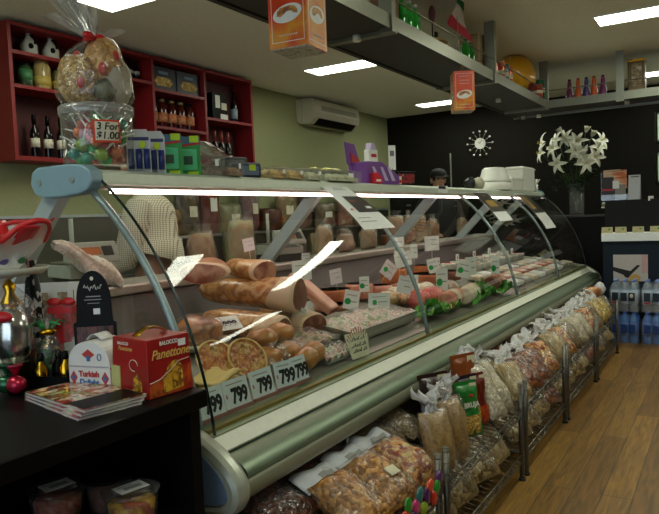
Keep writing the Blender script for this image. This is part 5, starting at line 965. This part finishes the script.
for i, (x, y, c1, c2, h, lb) in enumerate([(-1.73, 1.115, '8a1c1c', 'c0342a', .19, 'dark red foil bag between the foil gift and the polka dot bag'), (-1.655, 1.145, '1f5a34', 'b8902a', .17, 'green and gold wrapped sweets bag below the red box'), (-1.80, 1.10, 'b8b8b0', '6a6a62', .24, 'clear and silver sweets bag with curled ribbon'), (-1.80, 1.19, '7a3a1c', 'c89a3a', .22, 'gold and brown wrapped bag by the left edge')]):
    t = thing('sweets_bag', lb, 'gift bag', (x, y, CT), i, 'wrapped sweets bags'); obj('sweets', MB().ball((0, 0, h*.36), (.036, .036, h*.36), 14, 10, .06, i), grains('bag_sweets%d' % i, [c1, c2, '2a2018', c1], .016), t); obj('film', MB().lathe([(.03, 0), (.042, .01), (.044, h*.5), (.02, h*.78), (.01, h*.82), (.035, h*1.05)], n=16), M_film, t); obj('ribbon', MB().tube([(.013*cos(j*.52), .013*sin(j*.52), h*.82) for j in range(12)], .005, 6, closed=True).ball((.0, -.02, h*.83), (.026, .01, .01), 8, 6), [M_rib, M_gold, M_rib, M_rib][i], t)
    bw = MB()
    for j in range(6): bw.tube([(.012*cos(j), .012*sin(j), h*.85), (.03*cos(j), .03*sin(j), h*1.0), (.05*cos(j+.4), .05*sin(j+.4), h*.95)], .003, 5)
    obj('curled_ribbon', bw, [M_silver, M_green, M_silver, M_gold][i], t)

# ------------------------------------------------------------------ wire racks below the case
RXF, RXB = -.86, -1.27
ZF, ZR = (.345, .125), (.40, .20)
M_post = mat('dull_chrome_post', '6c6a62', .35, .9)
units = [(1.12, 2.065), (2.115, 3.10), (3.15, 4.06), (4.11, 5.12), (5.17, 6.2)]
ul = ['nearest chrome wire rack below the case, holding the jelly bean strip', 'second chrome wire rack from the camera below the case', 'middle one of five chrome wire racks below the case', 'fourth chrome wire rack from the camera below the case', 'farthest chrome wire rack, next to the water packs']
for (y0, y1), lb in zip(units, ul):
    t = thing('wire_rack', lb, 'rack', ((RXF+RXB)/2, (y0+y1)/2, 0), group='wire racks below the case'); W_ = t.location
    for x in (RXF, RXB):
        for y in (y0+.012, y1-.012):
            p = MB().tube([(x, y, 0), (x, y, .475 if x == RXF else .5)], .0125, 10)
            for i in range(12): p.tube([(x, y, .04*i+.02), (x, y, .04*i+.024)], .0132, 10)
            q = obj('post', p, M_post, t, W=W_); obj('foot', MB().tube([(x-W_.x, y-W_.y, 0), (x-W_.x, y-W_.y, .012)], .017, 10), M_cork, q)
    for zf, zr in zip(ZF, ZR):
        m = MB(); L0, L1 = y0+.012, y1-.012
        for zz in (zf, zf-.035):
            m.tube([(RXF, L0, zz), (RXF, L1, zz)], .0042, 6); m.tube([(RXB, L0, zz+zr-zf), (RXB, L1, zz+zr-zf)], .0042, 6)
        for yy in (L0, L1): m.tube([(RXF, yy, zf-.03), (RXB, yy, zr-.03)], .0042, 6)
        n = 18; m.tube([(RXF, L0+(L1-L0)*i/n, zf-.035*(i % 2)) for i in range(n+1)], .0028, 5)
        for i in range(1, 22): yy = L0+(L1-L0)*i/22; m.tube([(RXF, yy, zf-.035), (RXB, yy, zr-.035)], .0022, 5)
        obj('wire_shelf', m, M_post, t, W=W_)
def sh_z(x, tier): return ZF[tier]-.033+(ZR[tier]-ZF[tier])*(RXF-x)/(RXF-RXB)+.004
G = dict(
 cookie=grains('golden_biscuit_grain', ['a8702c', 'c8924a', '8a5a22', 'd8a860'], .016), nut=grains('dark_nuts', ['4a2414', '6a3a20', '381a0e', '7a4a2a'], .014), olive=grains('olive_seed', ['6a5430', '8a7444', '50401f'], .008),
 grain=blotch('brown_grain', ['8a6a3a', 'a2824c', '6e5028'], 60, .5, .3, coat=.3), taralli=grains('taralli', ['8a7446', 'a89060', '64502c', '9a7e4c'], .02), pasta=grains('pale_pasta', ['9a8452', 'b49c6c', '7a643a'], .018, stretch=(1, 1, .4)),
 brown=grains('brown_cookies', ['7a4222', '9a5a30', '5a2c16', 'b07844'], .024), yellow=grains('yellow_pasta', ['a88a2a', 'c8aa44', '8a6a1c'], .014), white=grains('white_bread', ['a89c80', 'c0b498', '8a7c5c'], .02), mixed=grains('pretzel_mix', ['a86a2a', 'd0944a', 'c8b070', '8a3a1c', 'b87a34'], .018))
M_ctop = sheet_glass('gathered_film', (.9, .9, .9), gl=.05, rough=.25, bump=.8, bscale=40, haze=.55); M_stick = mat('cream_sticker', 'd0cba8', .6); M_wlab = mat('header_white', 'cccfd2', .5)
cnt = [0]
def bag(label, loc, rz, lean, w_, h, d, m, top='tuft', group=None, sticker=False, name='snack_bag', cat='bag'):
    cnt[0] += 1; sd = cnt[0]
    t = thing(name, label, cat, loc, radians(rz), group, rx=-radians(lean))
    obj('contents', pillow(w_, h, d, sd), m, t)
    obj('film', pillow(w_+.012, h+.006, d+.010, sd+50), M_film, t)
    if top == 'tuft': obj('gathered_top', MB().grid(lambda u, v: ((u-.5)*w_*(.9-.65*sin(pi*min(1, v*1.3))+.0+.2*v)+.006*sin(12*v+sd), .012*sin(15*u+sd+5*v)*(.4+v)+.012*sin(37*u+11*v+sd)*v+.008*sin(23*v+9*u), h-.02+.095*v+.02*sin(7*u+sd)*v+.012*sin(31*u+sd)*v), 26, 10), M_ctop, t, solid=.001); obj('tie', MB().tube([(w_*.12*cos(j*.6), .012*sin(j*.6), h+.03) for j in range(10)], .003, 5, closed=True), M_lab, t)
    elif top == 'header': hd = obj('header_card', MB().grid(lambda u, v: ((u-.5)*w_*1.02, .006*sin(8*u+sd)+.01*v, h-.02+.095*v+.008*sin(9*u)), 12, 5), M_wlab, t, solid=.002); obj('header_print', MB().grid(lambda u, v: ((u-.2)*w_*.45, .006*sin(8*u+sd)-.004, h+.012+.022*v), 6, 2), M_gr, hd)
    if sticker: obj('sticker', MB().box(-w_*.1, w_*.16, -d/2-.012, -d/2-.008, h*.3, h*.46), M_stick, t)
    return t
def on(x, tier, y): return (x, y, sh_z(x, tier)+.006)
# nearest rack, upper tier
for i, (x, y) in enumerate(((-.91, 1.70), (-.91, 1.89), (-.91, 2.08))): bag('%s cellophane bag of golden biscuits with white header in the nearest rack' % ('first', 'second', 'third')[i], (x, y, .355), 80, 66, .178, .235, .12, [G['cookie'], G['cookie'], G['mixed']][i], 'header', 'golden biscuit bags with white headers', i == 1)
for i, (x, y) in enumerate([(-1.18, 1.36), (-1.19, 1.58), (-1.19, 1.80), (-1.19, 1.98)]): bag('%s dark nut bag lying at the back of the nearest rack' % ('first', 'second', 'third', 'fourth')[i], (x+.10, y, sh_z(x, 0)+.035), 92, 78, .2, .22, .08, G['nut'], None, 'dark nut bags at the back')
t = thing('jelly_bean_strip', 'printed strip of bright jelly beans along the nearest rack edge', 'sign', (RXF+.008, 1.90, .335), radians(90)); obj('strip', MB().box(-.17, .15, -.002, .002, 0, .05), mat('strip_clear', '3a3028', .4), t)
jb = ['c8281a', '2a8a2a', '5a2a6a', 'c83a7a', '2a6a6a', '8aa828', '4a1a5a', 'd0442a']
for i in range(11): obj('bean_print', MB().ball((-.15+.028*i, -.006, .045+.03*sin(i*2.1)), (.031, .010, .022), 12, 8, 0, 0, Matrix.Rotation(i*1.3, 3, 'Y')), mat('bean_'+jb[i % 8], jb[i % 8], .25, coat=.4), t)
# second rack, upper tier
bag('left of two tall brown grain bags with white gathered tops', (-.925, 2.26, .325), 66, 14, .14, .23, .09, G['grain'], 'tuft', 'tall brown grain bags'); bag('right of two tall brown grain bags with white gathered tops', (-.925, 2.41, .325), 70, 12, .14, .24, .09, G['grain'], 'tuft', 'tall brown grain bags')
for i, (x, y, k_) in enumerate([(-1.10, 2.25, 'olive'), (-1.10, 2.46, 'olive')]): bag('%s olive brown bag lying behind the tall grain bags' % ('left', 'right')[i], (x, y, sh_z(x, 0)+.04), 95, 70, .19, .20, .08, G[k_], 'tuft', 'olive brown bags')
def pouch(label, loc, rz, lean, w_, h, c, win, txt=None, group=None):
    t = thing('snack_pouch', label, 'pouch', loc, radians(rz), group, rx=-radians(lean)); cnt[0] += 1
    obj('pouch', pillow(w_, h, .05, cnt[0], 0), c, t); obj('top_seal', MB().box(-w_/2, w_/2, -.002, .002, h-.006, h+.016), c, t)
    obj('cream_sticker', MB().box(w_*.12, w_*.42, -.013, -.011, h*.86, h+.005), M_stick, t)
    def patch(z0, z1, ww, off=.004): return MB().grid(lambda u, v: ((u-.5)*ww, -(.025*max(0, 1-abs((u-.5)*ww*2/w_)**2.6)**.5*max(0, 1-abs(2*(z0+(z1-z0)*v)/h-1)**3.2)**.5*1.15)-off, z0+(z1-z0)*v), 10, 8)
    obj('window_print', patch(h*.06, h*.42, w_*.62), win, t)
    if txt: text('lettering', txt, w_*.24, M_white, t, (-.004, -.036, h*.62), bold=.0008); obj('red_mark', MB().ball((0, -.034, h*.80), (w_*.1, .003, .007), 10, 6), M_red, t)
    return t
M_pg = mat('pouch_green', '1f7a2c', .35, coat=.3); M_nutp = grains('nut_print', ['b8903a', 'd0ac5a', '8a6420'], .012)
pouch('green foil snack pouch with lettering in the second rack', (-.955, 2.66, .335), 60, 10, .125, .22, M_pg, M_nutp, 'BRUJA'); pouch('purple black foil pouch right of the green pouch', (-.985, 2.76, .338), 62, 10, .12, .22, mat('pouch_purple', '2a1622', .35, coat=.3), M_nutp)
pouch('dark red foil pouch beside the white bread bags', (-.965, 2.82, .335), 65, 8, .10, .22, mat('pouch_darkred', '6a1c12', .35, coat=.3), M_berry)
pouch('dark brown foil pouch with lettering at the back of second rack', (-1.06, 2.54, .42), 62, 8, .16, .19, mat('pouch_brown', '2a1410', .35, coat=.3), M_dkcut, 'BRUJA'); pouch('orange brown foil pouch behind green pouch', (-1.06, 2.90, .40), 62, 6, .15, .22, mat('pouch_orange', '8a4416', .35, coat=.3), M_nutp)
for i, y in enumerate((2.91, 3.02)): bag('%s long bag of white bread rings in second rack' % ('left', 'right')[i], (-.905, y, .35), 66, 40, .11, .28, .09, G['white'], 'tuft', 'long white bread bags')
bag('flat olive bag lying behind white bread bags', (-1.08, 3.0, .40), 92, 72, .19, .18, .07, G['olive'], None)
# other racks, upper tier
seq = [(3.27, 'pasta', .17, 30, 'bag of pale pasta at the near end of the middle rack'), (3.47, 'brown', .19, 38, 'bag of dark brown cookies in the middle rack'), (3.68, 'brown', .20, 36, 'large bag of brown cookies with white top in the middle rack'), (3.89, 'mixed', .18, 32, 'bag of mixed biscuits at the far end of the middle rack'),
       (4.22, 'pasta', .17, 30, 'bag of pale pasta at the near end of the fourth rack'), (4.40, 'mixed', .18, 32, 'bag of pretzel mix in the fourth rack'), (4.60, 'olive', .18, 30, 'bag of olive brown crackers in the fourth rack'), (4.80, 'white', .20, 26, 'big bag of white bread rings in the fourth rack'), (5.0, 'white', .18, 26, 'second big bag of white bread rings in the fourth rack'),
       (5.28, 'mixed', .17, 30, 'bag of biscuits at the near end of the farthest rack'), (5.47, 'olive', .17, 28, 'bag of olive brown crackers in the farthest rack'), (5.66, 'yellow', .18, 22, 'bag of yellow pasta in the farthest rack'), (5.85, 'yellow', .17, 20, 'second bag of yellow pasta in the farthest rack'), (6.04, 'taralli', .16, 24, 'bag of pale rings at the far end of the farthest rack')]
for y, k_, ww, ln_, lb in seq: bag(lb, (-.90, y, .348), 68, ln_+10, ww, .205, .10, G[k_], 'tuft', 'bags in the upper tier of the far racks')
bk = [(3.30, 'olive'), (3.55, 'taralli'), (3.82, 'brown'), (4.25, 'mixed'), (4.5, 'nut'), (4.78, 'pasta'), (5.3, 'brown'), (5.6, 'nut'), (5.9, 'mixed')]
for i, (y, k_) in enumerate(bk): bag('%s bag lying in the back row of the far racks, counted from the camera' % ['first', 'second', 'third', 'fourth', 'fifth', 'sixth', 'seventh', 'eighth', 'ninth'][i], (-1.09, y, .41), 94, 70, .19, .18, .08, G[k_], 'tuft', 'bags in the back row of the far racks')
t = thing('bread_pack', 'brown bread pack with white end on top of the far bags', 'bread', (-1.02, 5.96, .565), radians(70)); obj('loaf', MB().ball((0, 0, 0), (.14, .05, .05), 16, 10, .02, 3), M_bread, t); obj('white_end', MB().ball((.12, 0, .02), (.05, .045, .06), 12, 8, .08, 2), M_wlab, t)
# lower tier
low = [1.45, 1.68, 1.90, 2.20, 2.44, 2.68, 2.93, 3.25, 3.47, 3.70, 3.92, 4.22, 4.44, 4.68, 4.96, 5.28, 5.52, 5.76, 6.02]
nm = {0: 'nearest', 1: 'second', 2: 'middle', 3: 'fourth', 4: 'farthest'}
ordw = ['first', 'second', 'third', 'fourth', 'fifth']
last = -1
for i, y in enumerate(low):
    u = [j for j, (a, b) in enumerate(units) if a < y < b][0]
    c = c+1 if u == last else 0; last = u
    bag('%s bag of pale bread rings on the lower shelf of the %s rack' % (ordw[c], nm[u]), (-.90, y, .145), 78+8*math.sin(i*2.3), 48, .20+.012*(i % 2), .25, .10, [G['taralli'], G['taralli'], G['pasta'], G['taralli']][i % 4] if i not in (2, 10, 15) else G['brown'], None, 'bags on the lower rack shelves', i % 3 == 0)

# ------------------------------------------------------------------ water packs, back counter, flowers, back wall
M_wat = sheet_glass('water_bottle_plastic', (.75, .86, .95), gl=.05, rough=.08, haze=.18)
def pack(loc, blue, lb):
    t = thing('water_pack', lb, 'water pack', loc, radians(-4), 'shrink wrapped water packs')
    lm = mat('blue_water_wrap', '2a6ab8', .3, coat=.3) if blue else mat('pale_water_label', 'c4d4e0', .35, coat=.3)
    for ix in range(3):
        for iy in range(2):
            x, y = -.082+.082*ix, -.041+.082*iy
            b_ = obj('bottle', MB().lathe([(.036, 0), (.040, .008), (.040, .21), (.034, .245), (.014, .278), (.014, .29)], (x, y, 0), 14), M_wat if not blue else mat('blue_bottle', '3f7ec8', .2, coat=.5), t)
            obj('label', MB().lathe([(.0405, .07), (.0405, .2)], (x, y, 0), 14), lm, b_); obj('cap', MB().lathe([(.0155, .276), (.0155, .298), (0, .3)], (x, y, 0), 10), mat('blue_cap', '6a86c8', .4), b_)
    obj('wrap', MB().prism([(-.126, 0), (.126, 0), (.127, .2), (.1, .27), (-.1, .27), (-.127, .2)], -.086, .086), sheet_glass('shrink_film', (.93, .95, .97), gl=.04, rough=.12, bump=.6, bscale=20, haze=.06), t)
    for j, x in enumerate((-.075, .0, .07)): obj('photo_print' if j else 'text_print', MB().box(x-.028, x+.028, -.0885, -.0865, .1, .18), mat('navy_photo', '1c2838', .4) if not blue else mat('deep_blue_print', '123a78', .4), t)
    if not blue: obj('red_mark', MB().box(-.1, -.05, -.0885, -.0865, .075, .09), M_red, t); obj('pale_patch', MB().ball((.07, -.089, .15), (.016, .002, .02), 8, 6), M_lab, t)
for x, s in ((-.86, 'left'), (-.585, 'right')):
    pack((x, 6.76, 0), True, 'blue wrapped water pack on the floor, bottom of the %s stack' % s); pack((x, 6.76, .302), False, 'pale labelled water pack on top of the %s stack' % s)
bc = thing('back_counter', 'black back counter with pale worktop across the end of the aisle', 'counter', (.6, 7.3, 0)); Wb = (.6, 7.3, 0)
obj('front_panel', MB().box(-1.09, 2.6, 6.98, 7.0, 0, .955), mat('blue_black_panel', '1a2632', .6, spec=.2), bc, W=Wb); obj('body', MB().box(-1.09, 2.6, 7.0, 7.58, .0, .955), M_blk2, bc, W=Wb); obj('worktop', MB().box(-1.095, 2.62, 6.93, 7.6, .955, 1.035), mat('pale_worktop', 'f0f6f6', .35), bc, W=Wb, bevel=.004)
t = thing('side_cabinet', 'dark side cabinet behind the far end of the case, under the vase', 'cabinet', (-1.5, 7.55, 0)); obj('body', MB().box(-.5, .38, -.2, .2, 0, 1.2), M_blk2, t, bevel=.003); obj('top', MB().box(-.51, .385, -.21, .21, 1.2, 1.22), mat('dark_top', '2a2622', .4), t)
cb = thing('counter_cabinet', 'black cabinet standing on the back counter with leaflets on top', 'cabinet', (-.2, 7.36, 1.035)); obj('body', MB().box(-.9, 1.6, -.17, .17, 0, .325), mat('near_black', '121212', .5, spec=.2), cb, bevel=.004); obj('corner_knob', MB().ball((-.91, -.17, .29), .02, 10, 7), M_steel, cb); obj('corner_knob', MB().box(-.93, -.90, -.18, -.16, .25, .265), M_lab, cb)
t = thing('clip', 'small white clip on the upper edge of the counter cabinet', 'clip', (-.67, 7.19, 1.361)); obj('clip', MB().box(-.025, .02, -.01, .01, 0, .025).box(-.025, -.01, -.015, .01, -.02, 0), M_card, t)
for i, x in enumerate((-1.045, -.92, -.765, -.61)):
    t = thing('shelf_ticket', '%s cream ticket with green dot along the back counter' % ('first', 'second', 'third', 'fourth')[i], 'price card', (x, 6.965, 1.035), group='cream tickets on the back counter'); obj('ticket', MB().prism([(-.02, 0), (.02, 0), (.0, .06)], -.05, .05, 'X'), mat('cream_ticket', 'c0b888', .6), t); obj('green_dot', MB().ball((.02, -.012, .04), (.01, .004, .008), 8, 6), M_green, t); obj('print', MB().box(-.035, .0, -.018, -.0145, .018, .022), M_gr, t)
t = thing('poster', 'poster of pale food photo with dark ribbon on the back counter front', 'poster', (-.84, 6.977, .56)); obj('sheet', MB().box(-.155, .155, -.003, .002, 0, .26), mat('poster_pale', 'c4beb8', .5), t)
obj('dark_print', MB().prism([(-.155, .14), (.0, .10), (.06, .16), (.09, .155), (.02, .08), (.0, .06), (-.05, .04), (-.06, .06), (-.155, .1)], -.005, -.003), M_ink, t); obj('dark_print', MB().prism([(-.05, .04), (.05, .15), (.06, .14), (-.02, .03)], -.0055, -.0035), M_ink, t); obj('food_print', MB().prism([(-.02, 0), (.08, 0), (.09, .04), (.05, .075), (0, .06)], -.0045, -.003), blotch('poster_food', ['b88a3a', 'd0ac60', '8a5a24'], 30, .5, 0), t); obj('pink_print', MB().box(.1, .155, -.0042, -.003, .08, .26), mat('pink_wash', 'c8a4a4', .5), t)
t = thing('leaflet_holder', 'rack of orange and dark leaflets on the counter cabinet beside lilies', 'leaflets', (-1.02, 7.34, 1.36), radians(6)); obj('holder', MB().box(-.13, .12, -.06, .05, 0, .004).box(-.13, -.127, -.06, .05, 0, .3).box(-.13, .12, -.06, -.057, 0, .06), M_tubclear, t)
obj('dark_leaflets', MB().box(-.12, -.01, -.03, .0, .004, .24), mat('leaflet_dark', '201a1c', .5), t); obj('grey_leaflets', MB().box(.0, .1, -.04, -.01, .004, .16), mat('leaflet_grey', '8a8680', .5), t); obj('orange_leaflets', MB().cbox((0, .02, .26), (.22, .03, .11)), blotch('leaflet_orange', ['a8481c', 'c8703a', 'd8c0a0', '8a3412'], 14, .5, 0, stretch=(.3, 1, 2)), t); obj('orange_leaflets', MB().cbox((.05, -.0, .17), (.13, .02, .1)), blotch('leaflet_orange', ['a8481c', 'c8703a'], 14), t); obj('white_leaflet', MB().cbox((.01, -.045, .16), (.06, .004, .08)), M_card, t); obj('red_stripe', MB().box(-.12, -.01, -.032, -.03, .1, .12), M_red, t)
t = thing('leaflet_stand', 'upright pale acrylic leaflet stand next to orange leaflets', 'leaflets', (-.835, 7.33, 1.36)); obj('stand', MB().prism([(-.05, 0), (.05, 0), (.02, .25), (.012, .25)], -.055, .055, 'X'), mat('pale_acrylic', 'b4b8bc', .3, coat=.4), t); obj('dark_head', MB().box(-.035, .04, .006, .010, .215, .235), M_ink, t)
# vase and lilies
vx, vy, vz = -1.44, 7.55, 1.22
t = thing('glass_vase', 'tall clear glass vase holding white lilies behind the far end of the case', 'vase', (vx, vy, vz)); obj('vase', MB().lathe([(.07, 0), (.075, .01), (.085, .34), (.082, .34), (.07, .02), (0, .02)], n=24), M_tubclear, t)
rnd = random.Random(4)
M_pet = blotch('lily_petal', ['c8ccb0', 'e4e4d4', 'd8dcc4'], 8, .5, .05); M_stem = mat('lily_stem', '3a5a28', .6); M_lf = mat('lily_leaf', '22401a', .5)
def lilymesh(opening, seed):
    m = MB(); r_ = random.Random(seed)
    for kx in range(6):
        a = kx*pi/3+r_.uniform(-.12, .12); L = .10*r_.uniform(.9, 1.1)
        def f(u, v, a=a, L=L):
            wd = .021*sin(pi*min(1, .12+.88*v))**.8*(1 if True else 0)
            r = L*(opening*v**1.3)+.004; z = L*(.9*v*(1-opening*.35)-.45*opening*v**3)
            t_ = (u-.5)*2*wd
            return (r*cos(a)-t_*sin(a), r*sin(a)+t_*cos(a), z+.35*abs(t_))
        m.grid(f, 4, 8)
    return m
heads = [(567, 128), (588, 132), (593, 140), (563, 144), (573, 142), (550, 147), (582, 150), (561, 157), (600, 150), (550, 163), (582, 163), (597, 160), (566, 177), (586, 170), (596, 172), (590, 180)]
import itertools
pts = [(-.14, .03, .93), (.10, .0, .90), (.15, .03, .84), (-.17, -.06, .82), (-.08, -.08, .83), (-.32, -.03, .80), (.03, -.10, .77), (-.19, -.14, .70), (.24, .0, .77), (-.32, -.10, .65), (.03, -.16, .64), (.22, -.05, .67), (-.14, -.18, .49), (.08, -.14, .57), (.2, -.12, .55), (.13, -.18, .47)]
for i, (dx, dy, dzz) in enumerate(pts):
    closed = i in (0, 1, 2)
    lb = 'white lily in the vase at the far end of the case' if not closed else 'half closed white lily bud at the top of the bouquet'
    t = thing('lily', lb, 'flower', (vx, vy, vz+.024), group='open lilies in the vase' if not closed else 'lily buds at the top of the bouquet')
    p = Vector((dx*1.05, dy, .20+(dzz-.05)*.78)); d = Vector((dx*1.4, dy*1.4-.16, .10 if not closed else .3)).normalized()
    if dzz < .6: d = Vector((dx, -.3, -.05)).normalized()
    st = obj('stem', MB().tube([(dx*.12, dy*.12, 0), (dx*.25, dy*.25, .30), (dx*.7, dy*.7, .30+(dzz-.30)*.6), p-d*.005], .004, 6), M_stem, t)
    fl = obj('bloom', lilymesh(1.15 if not closed else .32, i), M_pet, t); fl.location = p; fl.rotation_euler = d.to_track_quat('Z', 'Y').to_euler(); fl.scale = (1.05,)*3
    sm = MB()
    for j in range(5): sm.tube([(0, 0, .005), (.012*cos(j*1.26), .012*sin(j*1.26), .055)], .0012, 4).ball((.013*cos(j*1.26), .013*sin(j*1.26), .058), (.003, .003, .006), 6, 4)
    obj('stamens', sm, mat('pollen', 'b8a02a', .6), fl)
    for j in range(5):
        a = rnd.uniform(0, 6.28); zz = rnd.uniform(.35, .8)*dzz
        obj('leaf', MB().grid(lambda u, v, a=a, zz=zz: ((dx*.6+.16*v*cos(a))-(u-.5)*.045*sin(pi*v)*sin(a), (dy*.6+.16*v*sin(a))+(u-.5)*.045*sin(pi*v)*cos(a), zz+.12*v-.10*v*v+.3*abs(u-.5)*.02), 3, 8), M_lf, t)
# wall clock
ck = thing('wall_clock', 'round white wall clock ringed by chrome spoons on the dark back wall', 'clock', (-2.72, YB-.012, 2.165))
obj('face', MB().tube([(0, .012, 0), (0, -.012, 0)], .068, 24), mat('clock_white', 'c8c8c0', .4), ck)
for i in range(12):
    a = i*pi/6; r0 = .066; r1 = .135 if i % 2 else .15
    q = obj('ray', MB().tube([(r0*cos(a), 0, r0*sin(a)), (r1*cos(a), -.004, r1*sin(a))], .004, 6), M_chrome, ck); obj('spoon_bowl', MB().ball(((r1+.015)*cos(a), -.006, (r1+.015)*sin(a)), .021, 10, 7), M_chrome, q)
    obj('hour_mark', MB().cbox((.055*cos(a), -.0128, .055*sin(a)), (.006, .002, .006)), M_ink, ck)
obj('hour_hand', MB().tube([(0, -.015, 0), (-.022, -.015, .026)], .0035, 5), M_ink, ck); obj('minute_hand', MB().tube([(0, -.017, 0), (.03, -.017, .042)], .0028, 5), M_ink, ck)
for z, lb in ((1.995, 'upper small framed certificate on the dark wall at the right edge'), (1.54, 'lower small framed certificate on the dark wall at the right edge')):
    t = thing('framed_certificate', lb, 'picture', (-.46, YB-.001, z)); obj('frame', MB().box(-.255, .255, -.02, 0, 0, .33).box(-.255, .255, -.02, 0, 0, .33), mat('silver_frame', '9aa094', .4, .5), t, bevel=.004); obj('paper', MB().box(-.23, .23, -.022, -.02, .025, .305), mat('certificate', 'c0c8bc', .5), t); obj('print', MB().box(-.16, .16, -.0228, -.022, .2, .23).box(-.18, .18, -.0228, -.022, .14, .15).box(-.18, .18, -.0228, -.022, .1, .11), M_gr, t)
